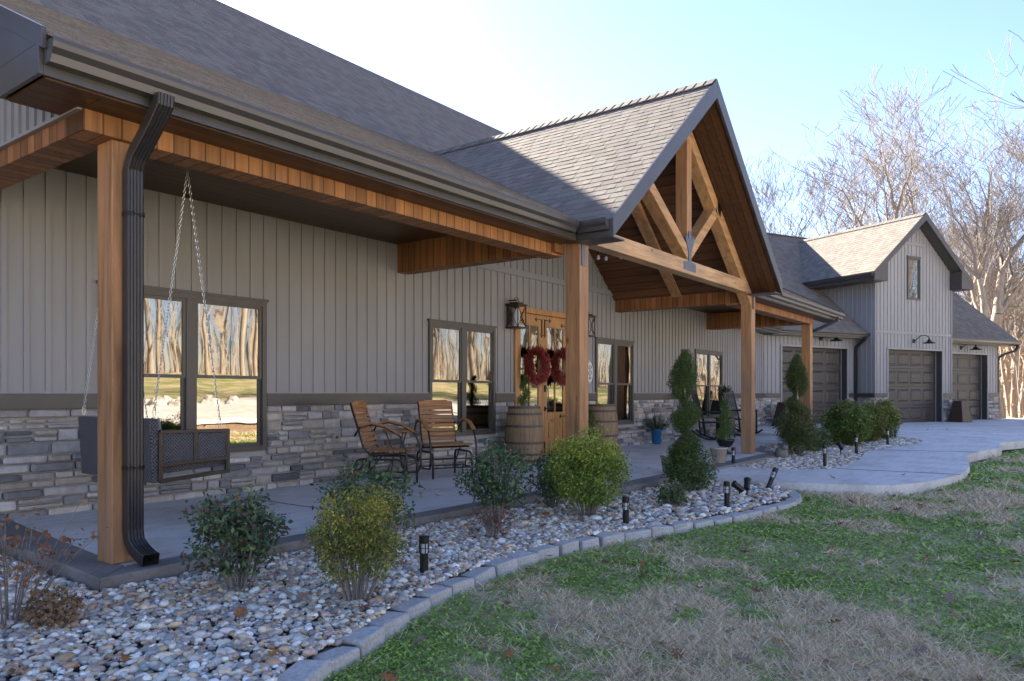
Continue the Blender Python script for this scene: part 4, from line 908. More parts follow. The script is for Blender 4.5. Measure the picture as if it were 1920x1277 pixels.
def tiered(label,loc,prof,n_,size,cols,ph=0.):
    t=thing('spiral_evergreen',label,'evergreen',loc); zs=np.array([p[0] for p in prof]); rs=np.array([p[1] for p in prof]); h=zs[-1]
    z=rng.uniform(zs[0],h,n_*2); ang=rng.uniform(0,6.2832,n_*2); rr=rng.random(n_*2)**.45; rb=np.interp(z+.09*np.sin(ang+ph),zs,rs,left=rs[0],right=.02)
    k=rng.random(n_*2)<rb/rs.max(); z,ang,rr,rb=z[k],ang[k],rr[k],rb[k]; r=rb*rr*(1+.10*np.sin(ang*5+z*17)+rng.normal(0,.07,len(z))); off=.035*np.sin(z*5+ph)
    pos=np.stack([loc[0]+r*np.cos(ang)+off,loc[1]+r*np.sin(ang)+off,loc[2]+z],-1); n2=len(pos); s_=size*rng.uniform(.5,1.4,n2)
    col=np.array(cols)[rng.integers(0,len(cols),n2)]*rng.uniform(.6,1.45,(n2,1)); scatter('foliage',m_leaf,LQ,LF,pos,rotmats(n2,1.3),np.stack([s_*.35,s_,s_],-1),col,t)
    m=M(); m.tube([loc,(loc[0]+.02,loc[1],loc[2]+h*.5),(loc[0],loc[1],loc[2]+h*.9)],[.028,.02,.006],7,cap=False); m.build('trunk',m_bark,t); return t
tiered('tall spiral clipped evergreen in the pebbles before the middle of the porch',(8.47,3.72,ZB),[(.3,.10),(.42,.16),(.5,.20),(.58,.19),(.65,.10),(.68,.035),(.77,.03),(.82,.14),(.91,.19),(1.0,.15),(1.05,.04),(1.15,.025),(1.22,.14),(1.36,.18),(1.48,.155),(1.6,.09),(1.72,.015)],24000,.024,ARB,.6)
bush('dense green skirt of evergreen at the foot of the near spiral',(8.45,3.66,ZB),.62,.55,9000,.03,ARB+[(.06,.13,.03)],seed=15,low=.0,name='evergreen_shrub')
tiered('tall spiral clipped evergreen with browning base on the island bed',(13.95,3.95,-.06),[(.25,.2),(.4,.24),(.62,.2),(.68,.06),(.74,.04),(.80,.17),(.92,.21),(1.0,.12),(1.04,.035),(1.13,.03),(1.20,.15),(1.36,.205),(1.5,.19),(1.68,.12),(1.86,.015)],22000,.030,ARB+[(.09,.08,.035)],2.2)
bush('browning evergreen skirt around the far spiral',(13.95,3.92,-.06),.74,.9,9000,.034,ARB+[(.16,.10,.05),(.12,.10,.04)],seed=16,low=.0,name='evergreen_shrub')
spiral('spiral_topiary','small spiral topiary beside the second post',(11.10,6.58,.004),.82,.17,2.5,5000,.022,BOX,low=.1)
# barrels
def barrel(label,loc):
    t=thing('oak_barrel',label,'barrel',loc); pf=[(.25,0),(.268,.1),(.295,.28),(.305,.45),(.295,.62),(.268,.80),(.25,.89),(.235,.89),(.235,.86)]
    m=M(); n_=28
    for k in range(n_):
        a0=6.2832*k/n_+.008;a1=6.2832*(k+1)/n_-.008
        V=[(loc[0]+r*math.cos(a),loc[1]+r*math.sin(a),loc[2]+z) for r,z in pf for a in (a0,a1)]; m.add(V,[(2*i,2*i+1,2*i+3,2*i+2) for i in range(len(pf)-1)])
    m.lathe([(.24,.0),(.25,.44),(.24,.855)],loc,28); o=m.build('staves',m_oakz,t)
    def rad(z):
        for (r0,z0),(r1,z1) in zip(pf,pf[1:]):
            if z0<=z<=z1: return r0+(r1-r0)*(z-z0)/(z1-z0)
        return .25
    for z in (.02,.12,.30,.56,.75,.85):
        h=M(); h.lathe([(rad(z)+.002,z),(rad(z)+.006,z),(rad(z+.035)+.006,z+.035),(rad(z+.035)+.002,z+.035)],loc,36); h.build('hoop',m_plain_hoop,t)
    return t
m_plain_hoop=plain('rusty_hoop',(.10,.085,.075),.6,.4,20,.3,.1)
barrel('weathered oak barrel with a spiral topiary on top, left of the entry door',(9.60,6.92,.004)); barrel('weathered oak barrel right of the door behind the second post',(12.05,6.92,.004))
t=spiral('spiral_topiary','small spiral topiary growing on top of the left oak barrel',(9.55,6.88,.87),.52,.16,2.,4500,.022,BOX,low=.05)
t=spiral('urn_topiary','light green spiral topiary in a dark pedestal urn by the third post',(13.05,4.95,.20),.80,.19,2.6,9000,.024,[(.15,.24,.06),(.10,.18,.045),(.2,.27,.08)],low=.12,Rtop=.35,cat='topiary')
m=M(); m.lathe([(.11,-.195),(.11,-.17),(.05,-.14),(.035,-.11),(.05,-.09),(.12,-.04),(.15,.02),(.165,.05),(.165,.07),(.15,.07),(.14,.04)],(13.05,4.95,.2),28); m.build('urn',m_black,t,smooth=False)
# wreaths
def wreath(label,x,z):
    t=thing('wreath',label,'wreath',(x,7.34,z),0,'red wreaths on the entry doors'); n_=2600; a=rng.uniform(0,6.283,n_); rr=.225+rng.normal(0,.026,n_)
    b=rng.uniform(0,6.283,n_); q=.05*rng.random(n_)**.5
    pos=np.stack([x+(rr+q*np.cos(b))*np.cos(a),7.28+.05*np.sin(b)-.03*rng.random(n_),z+(rr+q*np.cos(b))*np.sin(a)],-1)
    out=np.stack([np.cos(a+.7),-.5+0*a,np.sin(a+.7)],-1)+rng.normal(0,.35,(n_,3)); out/=np.linalg.norm(out,axis=1)[:,None]
    sd_=np.cross(out,rng.normal(size=(n_,3))); sd_/=np.linalg.norm(sd_,axis=1)[:,None]; nn=np.cross(sd_,out); Rm=np.stack([sd_,out,nn],-1)
    s_=rng.uniform(.05,.11,n_); col=np.array([(.30,.045,.035),(.38,.075,.055),(.2,.03,.025)])[rng.integers(0,3,n_)]
    scatter('foliage',m_leaf,LQ,LF,pos,Rm,np.stack([s_*.22,s_,s_*.5],-1),col,t)
    m=M(); m.tube([(x+.21*math.cos(k*.2618),7.31,z+.21*math.sin(k*.2618)) for k in range(25)],.012,6); m.build('wire_ring',m_twig,t)
wreath('red feathery wreath on the left door leaf',10.44,1.57); wreath('red feathery wreath on the right door leaf, half behind the post',11.25,1.57)
# oval plaque
t=thing('oval_plaque','white oval plaque with black scroll marks hanging right of the door','plaque',(12.36,7.36,1.5))
m=M(); P=[(12.36+.13*math.cos(k*.2618),7.37,1.5+.22*math.sin(k*.2618)) for k in range(24)]; m.prism(P,(0,-.015,0)); m.build('board',m_white,t)
m=M()
for r_,zc in ((.06,1.58),(.07,1.47),(.04,1.38)): m.tube([(12.36+r_*math.cos(k*.4)*(1-k/22),7.352,zc+r_*math.sin(k*.4)*(1-k/22)) for k in range(18)],.006,4)
m.tube([(12.36+.12*math.cos(k*.2618),7.352,1.5+.21*math.sin(k*.2618)) for k in range(25)],.004,4); m.build('scroll_marks',m_black,t)
# string lights
t=thing('string_lights','black string of clear bulbs looped behind the gable tie beam','string lights',(9.2,5.2,3.1))
pts=[(8.3+.22*i,5.2,3.16-.09*math.sin(i*.55)) for i in range(9)]; m=M(); m.tube(pts,.006,5); m.build('cable',m_black,t)
for i in (1,3,4,6,7):
    p=pts[i]; m=M(); m.tube([p,(p[0],p[1],p[2]-.07)],.016,8); b=m.build('socket',m_black,t); m=M(); m.lathe([(.012,0),(.026,-.03),(.022,-.055),(.005,-.065)],(p[0],p[1],p[2]-.07),10); m.build('bulb',m_lens,b)
# planters at the garage
def planter(label,t_,s_):
    c=G(t_,s_,pz(*G(t_,s_,0)[:2])); t=thing('tapered_planter',label,'planter',c,0,'tapered planters between the garage doors')
    V=[];z0=c[2]
    for w_,z in ((.27,0),(.15,.72)): V+=[G(t_+a*w_,s_+b*w_,z0+z) for a,b in ((-1,-1),(1,-1),(1,1),(-1,1))]
    m=M(); m.add(V,[(0,1,2,3),(4,7,6,5),(0,4,5,1),(1,5,6,2),(2,6,7,3),(3,7,4,0)]); m.build('body',m_brown,t,bev=.01); m=M(); m.add([G(t_+a*.13,s_+b*.13,z0+.724) for a,b in ((-1,-1),(1,-1),(1,1),(-1,1))],[(0,1,2,3)]); m.build('top_opening',m_soil,t); return t
planter('dark tapered metal planter at the corner of the first garage door',.25,-.55)
planter('dark tapered metal planter left of the gabled garage door, behind the boxwoods',4.35,-1.05)
planter('dark tapered metal planter between the gabled and the last garage door',8.0,-1.05)
# path lights
def pathlight(label,loc,h=.27,lean=(0,0)):
    t=thing('path_light',label,'path light',(0,0,0),0,'bollard lights along the beds'); r=.031
    m=M(); m.lathe([(r*.9,-.03),(r*.9,h*.58),(r,h*.6)],(0,0,0),16); m.build('base',m_black,t)
    m=M(); m.lathe([(r*.72,h*.6),(r*.72,h*.84)],(0,0,0),14); m.build('lens',m_lens,t)
    m=M(); m.lathe([(r,h*.83),(r*1.06,h*.85),(r*1.06,h),(r*.6,h*1.01)],(0,0,0),16); m.build('cap',m_black,t)
    m=M()
    for k in range(6): m.bar((r*math.cos(k*1.047),r*math.sin(k*1.047),h*.6),(r*math.cos(k*1.047),r*math.sin(k*1.047),h*.84),.005,.005)
    m.tube([(r*math.cos(k*.5236),r*math.sin(k*.5236),h*.72) for k in range(13)],.0028,4); m.build('cage',m_black,t)
    t.location=loc; t.rotation_euler=(lean[0],lean[1],0); return t
for lb,loc,h,ln in (('black path light beside the yellow tipped shrub, closest to the camera',(3.55,3.36,ZB),.27,(0,0)),('black path light near the kerb past the big bright shrub',(5.95,3.17,ZB),.27,(0,0)),
  ('black path light upright in pebbles left of the twin spotlights',(7.48,2.82,ZB),.29,(0,0)),('black path light leaning steeply at the tip of the near bed',(9.15,2.95,ZB),.31,(R(14),R(22))),
  ('black path light between the beige pot and the walkway',(11.42,4.2,-.05),.30,(0,0)),('black path light at the walkway edge in front of the far spiral',(12.25,3.05,-.03),.32,(0,0)),
  ('black path light in front of the largest boxwood',(14.75,3.12,.0),.34,(0,0)),('black path light in front of the golden edged boxwood',(17.3,3.05,.03),.33,(0,0)),('black path light tilted at the driveway end of the island bed',(19.6,3.3,.05),.36,(0,R(-9)))):
    pathlight(lb,loc,h,ln)
def spots(label,loc,heads):
    t=thing('spotlight',label,'spotlight',(0,0,0),0,None)
    for dx,dy,z,tx,ty in heads:
        m=M(); m.tube([(dx,dy,-.03),(dx,dy,z)],.010,6); s_=m.build('stake',m_black,t); a=Vector((dx,dy,z)); d=Vector((tx,ty,.6)).normalized()
        m=M(); m.tube([a-d*.05,a-d*.045,a+d*.05,a+d*.09],[.02,.034,.036,.044],12); m.build('lamp_head',m_black,t)
    t.location=loc; return t
spots('pair of black garden spotlights in the pebbles aimed apart',(8.35,3.0,ZB),((0,0,.12,-.5,.6),(.10,-.05,.14,.5,.1)))
spots('single black garden spotlight in front of the low holly',(14.35,3.3,-.01),((0,0,.13,.6,.5),))
t=thing('garden_statue','small round grey stone frog figure left of the far spiral','statue',(13.35,4.05,-.06))
m=M(); m.lathe([(.06,0),(.10,.03),(.115,.10),(.09,.18),(.05,.22),(.0,.23)],(13.35,4.05,-.06),16); m.build('body',m_border,t,smooth=True)
m=M(); m.lathe([(.0,0),(.05,.015),(.062,.05),(.045,.09),(.0,.1)],(13.30,3.98,.10),14); m.build('head',m_border,t,smooth=True)
# edging stones
ed=[(1.2,2.0),(1.62,2.38),(1.99,2.64),(2.38,2.72),(2.64,2.84),(2.87,2.93),(3.14,3.03),(3.49,3.10),(4.05,3.19),(4.63,3.22),(5.09,3.20),(5.45,3.14),(5.98,2.94),(6.49,2.78),(6.92,2.66),(7.36,2.58),(7.78,2.49),(8.3,2.45),(8.75,2.48),(9.1,2.62),(9.45,2.85),(9.62,3.12)]
acc=[0]
for a,b in zip(ed,ed[1:]): acc.append(acc[-1]+math.dist(a,b))
def at(s_):
    for i in range(len(ed)-1):
        if acc[i+1]>=s_: f=(s_-acc[i])/(acc[i+1]-acc[i]); return (ed[i][0]+(ed[i+1][0]-ed[i][0])*f, ed[i][1]+(ed[i+1][1]-ed[i][1])*f)
    return ed[-1]
s_=.05; k=0
while s_<acc[-1]-.2:
    L=random.uniform(.24,.30); a=at(s_);b=at(s_+L); c=((a[0]+b[0])/2,(a[1]+b[1])/2); an=math.atan2(b[1]-a[1],b[0]-a[0])+random.uniform(-.07,.07)
    h=.085+random.uniform(-.01,.012); w_=.075; j=lambda:random.uniform(-.012,.012)
    m=M(); V=[(-L/2+j(),-w_+j(),-.06),(L/2+j(),-w_+j(),-.06),(L/2-.02+j(),w_+j(),-.06),(-L/2+.02+j(),w_+j(),-.06)]; V+=[(x*.95+j()*.5,y*.9+j()*.5,h+j()*.5) for x,y,_ in V]
    m.add(V,[(3,2,1,0),(4,5,6,7),(0,1,5,4),(1,2,6,5),(2,3,7,6),(3,0,4,7)]); o=m.build('edging_stone',m_edge,bev=.012); o.location=(c[0],c[1],LZ-.015); o.rotation_euler=(random.uniform(-.05,.05),random.uniform(-.05,.05),an)
    tag(o,'tapered grey concrete edging stone in the curved kerb between pebbles and lawn','edging stone','edging stones round the near bed'); s_+=L+.008; k+=1
# pebbles
def pebbles(name,label,poly,n_,smin,smax,z,zf=None,avoid=(),dens=None):
    xs=[p[0] for p in poly];ys=[p[1] for p in poly]; x=rng.uniform(min(xs),max(xs),n_*3); y=rng.uniform(min(ys),max(ys),n_*3); k=inpoly(x,y,poly)
    if dens is not None: k&=rng.random(len(x))<dens(x,y)
    for ax,ay,ar in avoid: k&=((x-ax)**2+(y-ay)**2>ar*ar)
    x=x[k][:n_];y=y[k][:n_];n2=len(x)
    r5=(1+5**.5)/2; iv=np.array([(-1,r5,0),(1,r5,0),(-1,-r5,0),(1,-r5,0),(0,-1,r5),(0,1,r5),(0,-1,-r5),(0,1,-r5),(r5,0,-1),(r5,0,1),(-r5,0,-1),(-r5,0,1)])/math.sqrt(1+r5*r5)
    it=[(0,11,5),(0,5,1),(0,1,7),(0,7,10),(0,10,11),(1,5,9),(5,11,4),(11,10,2),(10,7,6),(7,1,8),(3,9,4),(3,4,2),(3,2,6),(3,6,8),(3,8,9),(4,9,5),(2,4,11),(6,2,10),(8,6,7),(9,8,1)]
    # one subdivision
    V=[tuple(v) for v in iv]; mp={}; F=[]
    def mid(a,b):
        k_=(min(a,b),max(a,b))
        if k_ not in mp: q=(np.array(V[a])+np.array(V[b])); q/=np.linalg.norm(q); V.append(tuple(q)); mp[k_]=len(V)-1
        return mp[k_]
    for a,b,c in it: ab,bc,ca=mid(a,b),mid(b,c),mid(c,a); F+=[(a,ab,ca),(b,bc,ab),(c,ca,bc),(ab,bc,ca)]
    s_=rng.uniform(smin,smax,n2)*np.exp(rng.normal(0,.28,n2)); sc=np.stack([s_*rng.uniform(.9,1.45,n2),s_*rng.uniform(.75,1.05,n2),s_*rng.uniform(.45,.75,n2)],-1)
    zz=(z if zf is None else np.array([zf(a,b) for a,b in zip(x,y)]))+rng.uniform(0,.018,n2)+s_*.25
    pal=np.array([(.50,.46,.40),(.40,.38,.35),(.62,.57,.49),(.26,.25,.24),(.46,.34,.21),(.56,.44,.31),(.70,.67,.61),(.30,.25,.20),(.42,.30,.25),(.33,.35,.33),(.52,.48,.43),(.22,.20,.19),(.36,.24,.15)])
    col=np.minimum(pal[rng.integers(0,len(pal),n2)]*rng.uniform(.85,1.4,(n2,1))*np.array([1.02,1.0,.96])*1.15,.88); o=scatter(name,m_pebble,V,F,np.stack([x,y,zz],-1),rotmats(n2,.5),sc,col,None,True,'stuff'); tag(o,label,'pebbles'); return o
bed2=[(1.25,2.1),(1.99,2.70),(2.38,2.78),(2.87,2.98),(3.49,3.16),(4.05,3.24),(4.63,3.27),(5.35,3.20),(6.27,2.87),(7.36,2.66),(8.3,2.53),(9.0,2.64),(9.48,2.92),(9.66,3.3),(9.62,4.12),(7.32,4.12),(7.04,4.54),(2.06,4.58),(2.2,8.5),(-1,9),(-1,2)]
nearp=[(0.2,2.2),(1.25,2.1),(1.99,2.70),(2.38,2.78),(2.87,2.98),(3.49,3.16),(4.05,3.24),(4.63,3.27),(4.63,4.55),(2.06,4.58),(2.2,8.0),(1.0,8)]
pebbles('river_pebbles','mixed grey and tan river pebbles filling the near half of the bed along the porch',bed2,52000,.0105,.019,LZ+.063,dens=lambda x,y:np.clip((7.2-np.hypot(x,y))*2,0,1)*(x>.4))
pebbles('river_pebbles','paler river pebbles filling the far tip of the bed beyond the big bright shrub',bed2,17000,.015,.025,LZ+.06,dens=lambda x,y:np.clip((np.hypot(x,y)-6.3)*2,0,1))
x=rng.uniform(.5,9.5,5200); y=rng.uniform(2.2,4.7,5200); k=inpoly(x,y,bed2)&(vnoise(x,y,.35,31)>.5); x,y=x[k],y[k]; n_=len(x)
o=scatter('leaf_crumbs',m_dead,LQ,LF,np.stack([x,y,LZ+.085+rng.uniform(0,.02,n_)],-1),rotmats(n_,.7),rng.uniform(.008,.03,n_),np.array([(.30,.17,.09),(.22,.13,.08),(.38,.25,.15),(.15,.10,.07)])[rng.integers(0,4,n_)],None,False,'stuff'); tag(o,'crumbled brown leaf bits caught between the pebbles','leaf litter')
o=pebbles('island_pebbles','pale pebbles filling the island bed between porch and driveway',islp,14000,.016,.027,0,zf=lambda a,b:pz(a,b)-.045)
# lawn: straw, clover, litter
def lawnpts(n_,r0=1.2,r1=24,az=(-25,75)):
    a=np.radians(rng.uniform(*az,n_)); r=np.exp(rng.uniform(math.log(r0),math.log(r1),n_)); x=r*np.cos(a);y=r*np.sin(a)
    edge=[(1.2,1.9),(1.99,2.58),(2.38,2.64),(2.87,2.85),(3.49,3.02),(4.05,3.1),(4.63,3.13),(5.35,3.06),(6.27,2.74),(7.36,2.5),(8.3,2.37),(9.1,2.53),(9.6,2.95),(9.75,4.4),(10,8),(-3,8),(-3,1.9)]
    k=(y<4.4)&(y>-6)&(x<33)&~inpoly(x,y,edge)&~inpoly(x,y,path)&~inpoly(x,y,islp); return x[k],y[k],r[k]
def green(x,y): return .55*vnoise(x,y,.75,11)+.3*vnoise(x,y,.28,12)+.15*vnoise(x,y,.1,13)
def gz(x,y): return LZ-.02+.03*vnoise(x,y,1.3,3)
x,y,r=lawnpts(16000); g=green(x,y); k=rng.random(len(x))<np.clip((.50-g)*7+.12,.06,1); x,y,r=x[k],y[k],r[k]
q=rng.integers(0,len(x),190000); tr_=rng.normal(0,.034,(190000,2))*np.clip(r[q]/5,1,2.5)[:,None]; xt,yt=x[q]+tr_[:,0],y[q]+tr_[:,1]; kt=~(inpoly(xt,yt,path)|inpoly(xt,yt,bedp)|inpoly(xt,yt,islp)); xt,yt,rt=xt[kt],yt[kt],r[q][kt]
x,y,r=lawnpts(230000); g=green(x,y); k=rng.random(len(x))<np.clip((.49-g)*8+.2,.08,1); x,y,r=x[k],y[k],r[k]; x=np.concatenate([x,xt]);y=np.concatenate([y,yt]);r=np.concatenate([r,rt]); n_=len(x)
L=rng.uniform(.03,.085,n_)*np.clip(r/7,1,2.2); wd=rng.uniform(.0018,.0032,n_)*np.clip(r/3.5,1,5)
ST=[(-.5,0,0),(.5,0,0),(-.45,.02,.5),(.45,.02,.5),(-.1,.12,1),(.1,.12,1)]; SF=[(0,1,3,2),(2,3,5,4)]
pal=np.array([(.82,.68,.47),(.70,.56,.37),(.88,.77,.57),(.46,.33,.21),(.78,.60,.39)]); col=pal[rng.integers(0,5,n_)]*rng.uniform(.7,1.2,(n_,1))
o=scatter('dry_grass',m_dead,ST,SF,np.stack([x,y,gz(x,y)+.004],-1),rotmats(n_,rng.uniform(.7,1.5,n_)),np.stack([wd,L,L],-1),col,None,False,'stuff'); tag(o,'matted straw coloured winter grass over the lawn','dry grass')
x,y,r=lawnpts(480000); g=green(x,y); k=rng.random(len(x))<np.clip((g-.42)*7,.06,1); x,y,r=x[k],y[k],r[k]; n_=len(x); sz=rng.uniform(.009,.019,n_)*np.clip(r/4.5,1,3.2)
CQ=[(0,-.1,0),(.55,.35,.1),(0,1,.02),(-.55,.35,.1)]
pal=np.array([(.24,.38,.05),(.33,.48,.08),(.17,.27,.04),(.38,.52,.11),(.26,.38,.07)]); col=pal[rng.integers(0,5,n_)]*rng.uniform(.75,1.25,(n_,1))
o=scatter('clover_patches',m_leaf,CQ,[(0,1,2,3)],np.stack([x,y,gz(x,y)+rng.uniform(.003,.03,n_)],-1),rotmats(n_,.9),sz,col,None,False,'stuff'); tag(o,'low green clover and weeds growing in patches over the lawn','clover')
x,y,r=lawnpts(60000); g=green(x,y); k=rng.random(len(x))<np.clip((g-.42)*6,.1,1); x,y,r=x[k],y[k],r[k]; n_=len(x)
L=rng.uniform(.02,.05,n_)*np.clip(r/7,1,2); wd=rng.uniform(.0016,.003,n_)*np.clip(r/3.5,1,5)
col=np.array([(.14,.28,.05),(.10,.20,.03),(.22,.33,.08)])[rng.integers(0,3,n_)]; o=scatter('green_grass',m_leaf,ST,SF,np.stack([x,y,gz(x,y)],-1),rotmats(n_,rng.uniform(.1,.9,n_)),np.stack([wd,L,L],-1),col,None,False,'stuff'); tag(o,'thin green grass blades scattered through the clover','grass')
# fallen oak leaves
def oakleaf(name,seed):
    q=random.Random(seed); P=[]; prof=[(0,.03),(.12,.10),(.2,.30),(.28,.34),(.33,.14),(.42,.16),(.50,.42),(.58,.40),(.62,.15),(.7,.17),(.78,.34),(.86,.28),(.9,.12),(1,.05)]
    n_=len(prof); V=[];F=[]; c1=q.uniform(.1,.5); c2=q.uniform(-.5,.6)
    for i,(t_,w_) in enumerate(prof):
        for s__ in (-1,0,1):
            ww=w_*q.uniform(.75,1.1)*s__; V.append((ww,t_-.5,c1*ww*ww*1.6+c2*(t_-.5)**2+.02*q.random()))
    for i in range(n_-1):
        b=3*i; F+=[(b,b+1,b+4,b+3),(b+1,b+2,b+5,b+4)]
    m=M(); m.add(V,F); m.tube([(0,-.5,c2*.25),(0,-.72,c2*.4)],.012,4); return m
lm=[]; leafcols=[(.23,.12,.06),(.30,.17,.09),(.17,.09,.055),(.28,.20,.15),(.34,.15,.06),(.24,.17,.15)]
for i in range(6):
    m=oakleaf('x',i); m.c=[leafcols[i]]*len(m.f); o=m.build('fallen_leaf',m_dead,fix=False); tag(o,'curled brown oak leaf lying fallen on the ground','fallen leaf','fallen oak leaves scattered about'); lm.append(o)
spotsl=[(4.1,5.6),(5.9,5.4),(3.1,5.3),(8.6,5.2),(9.9,4.9),(12.4,5.5),(10.4,2.5),(11.3,1.8),(2.08,2.95),(3.3,2.2),(3.75,1.15),(3.6,.75),(4.2,1.0),(6.2,1.5),(4.6,1.55),(2.4,3.6),(2.3,3.5),(4.7,3.7),(4.9,3.75),(4.55,3.6),(3.2,3.1),(2.9,3.0),(2.75,3.05),(6.05,3.35),(6.0,3.28),(8.6,1.9),(7.4,1.7)]
x,y,r=lawnpts(210,1.8,13,(0,48)); spotsl+=list(zip(x,y)); x=rng.uniform(.8,9,34); y=rng.uniform(2.8,4.4,34); kk=inpoly(x,y,bed2); spotsl+=list(zip(x[kk],y[kk])); x=rng.uniform(12,24,12); y=rng.uniform(2.6,5,12); spotsl+=[(a,b) for a,b in zip(x,y)]
for i,(a,b) in enumerate(spotsl):
    o=lm[i] if i<6 else lm[i%6].copy()
    if i>=6: COL.objects.link(o)
    inb=inpoly(np.array([a]),np.array([b]),bed2)[0]; z=(LZ+.10 if inb else (.015 if b>4.75 else (pz(a,b)+.02 if inpoly(np.array([a]),np.array([b]),path)[0] or a>11.3 and b>2 else LZ+.03))); s_=random.uniform(.05,.105)*(1 if a<8 else 1.2)
    o.location=(a,b,z); o.rotation_euler=(random.uniform(-.5,.5),random.uniform(-.5,.5),random.uniform(0,6.28)); o.scale=(s_,s_,s_)
# bare twiggy shrub bottom left
t=thing('dried_hydrangea','bare reddish twigged hydrangea with dried brown flower heads at the left edge','shrub',(1.55,4.35,ZB)); m=M(); tips=[]
for i in range(26):
    a=random.uniform(0,6.28); q=random.uniform(.1,.42); h=random.uniform(.25,.62); b=(1.5+.04*math.cos(a),4.3+.04*math.sin(a),ZB); e=(1.5+q*math.cos(a),4.3+q*math.sin(a),ZB+h); mid=((b[0]+e[0])/2+random.uniform(-.03,.03),(b[1]+e[1])/2,ZB+h*.6); m.tube([b,mid,e],[.004,.003,.0015],4,cap=False); tips.append(e)
    for j in range(2): f=(mid[0]+random.uniform(-.12,.12),mid[1]+random.uniform(-.12,.12),mid[2]+random.uniform(.04,.16)); m.tube([mid,f],[.002,.001],4,cap=False); tips.append(f)
m.build('twigs',m_twig,t); tp=np.array(tips)[rng.integers(0,len(tips),260)]+rng.normal(0,.02,(260,3)); scatter('dried_leaves',m_dead,LQ,LF,tp,rotmats(260),rng.uniform(.02,.045,260)*.9,np.array([(.26,.10,.05),(.20,.11,.06),(.30,.18,.10)])[rng.integers(0,3,260)],t)
u=rng.normal(size=(900,3)); u/=np.linalg.norm(u,axis=1)[:,None]; scatter('dried_flower_head',m_dead,LQ,LF,u*[.13,.13,.10]*rng.random((900,1))**.3+np.array([1.62,4.08,ZB+.12]),rotmats(900),np.full(900,.022),np.array([(.26,.17,.10),(.20,.13,.08),(.32,.22,.13)])[rng.integers(0,3,900)],t)
# ================= TREES =================
def treegen(seed,H,spread=.5,fork=.35,lean=(0,0),levels=6,r0=None,leaves=0):
    q=random.Random(seed); tr=M(); cr=M(); r0=r0 or H*.021; tips=[]
    def br(p,d,L,r,lv):
        n_=3 if lv<4 else 2; pts=[p]; cur=Vector(p); dd=Vector(d)
        for i in range(n_):
            dd=(dd+Vector((q.uniform(-1,1),q.uniform(-1,1),q.uniform(-.4,.9)))*(.10+.05*lv)).normalized(); cur=cur+dd*L/n_; pts.append(tuple(cur))
        re=max(r*(.66 if lv<3 else .50),.010); rs=[r+(re-r)*i/n_ for i in range(n_+1)]
        (tr if lv<=1 else cr).tube(pts,rs,7 if lv<=1 else (4 if lv<4 else 3),cap=False)
        if lv>=levels: tips.append(tuple(cur)); return
        nb=q.choice((2,3)) if lv else q.choice((2,3,3)); 
        for i in range(nb):
            ax=Vector((q.uniform(-1,1),q.uniform(-1,1),q.uniform(-.2,.5))).normalized(); nd=(dd*(1.0 if i==0 else .72)+ax*(spread*(.5 if i==0 else 1.))).normalized()
            if nd.z<-.05: nd.z=.1
            br(tuple(cur),nd,L*q.uniform(.68,.88)*(1 if lv else .62),re*(.95 if i==0 else q.uniform(.55,.8)),lv+1)
        if lv in (1,2,3):   # side shoots along the limb
            for k in range(2):
                t_=q.uniform(.25,.9); i=int(t_*n_); a=Vector(pts[i]);b=Vector(pts[min(i+1,n_)]); s0=a.lerp(b,.5); ax=Vector((q.uniform(-1,1),q.uniform(-1,1),q.uniform(0,.6))).normalized(); br(tuple(s0),(dd*.5+ax*.8).normalized(),L*.5,re*.38,max(lv+2,4))
    br((0,0,-.3),Vector((lean[0],lean[1],1)).normalized(),H*fork,r0,0)
    return tr,cr,tips
def mktree(seed,H,name='bare_tree',**k):
    tr,cr,tips=treegen(seed,H,**k); zm=max(v[2] for v in cr.v); k_=H/zm
    for q_ in (tr,cr): q_.v=[(v[0]*k_,v[1]*k_,v[2]*k_) for v in q_.v]
    t=thing(name,'bare tree','tree'); tr.build('trunk',m_bark,t,smooth=True); cr.build('crown',m_twig,t)
    return t,tips
trees=[mktree(s_,16,spread=sp,fork=fk,levels=7,lean=ln)[0] for s_,sp,fk,ln in ((11,.62,.30,(.1,0)),(23,.50,.36,(-.08,.05)),(37,.70,.24,(0,.1)),(41,.45,.42,(.05,-.05)),(58,.58,.33,(-.12,0)))]
def place(px,z,H,i,label,grp=None,rz=None):
    u=(px-960)/1400*z; X=CS*z+SN*u; Y=SN*z-CS*u; o=trees[i]
    if o.get('used'): o=dup(o)
    else: o['used']=1
    o.location=(X,Y,-.25); o.rotation_euler=(0,0,random.uniform(0,6.28) if rz is None else rz); o.scale=(H/16.,)*3; o['label']=label; o['category']='tree'; 
    if grp:o['group']=grp
    elif 'group' in o: del o['group']
    return o
skyl=[(1447,40,14.5,1,'bare tree rising behind the roof valley right beside the porch gable'),(1560,44,17,3,'slim bare tree above the left end of the garage ridge'),(1640,38,17.,0,'largest wide spreading bare tree behind the garage gable'),(1705,42,18.5,2,'bare forked tree directly over the peak of the garage gable'),
 (1792,38,16.5,1,'bare tree just right of the garage gable peak'),(1838,36,14.8,4,'bare many limbed tree above the last garage roof'),(1876,34,13.5,3,'pale trunked bare tree standing over the garage end'),(1945,34,13,2,'bare tree at the right edge whose branches enter from the side'),(2075,22,13.5,0,'nearest bare tree, only branch tips showing at the right edge')]
for a in skyl: place(*a)
for i,(px,z,H) in enumerate([(1500,72,17),(1600,70,18),(1670,66,17),(1745,64,18),(1815,60,17),(1860,56,16),(1895,52,15),(1885,62,16),(1925,60,16),(1960,48,15),(1905,75,17),(1945,80,18),(1400,80,19),(1990,64,17)]):
    place(px,z,H,(i*2+1)%5,'bare winter tree in the hazy woods behind the garage','trees in the woods behind')
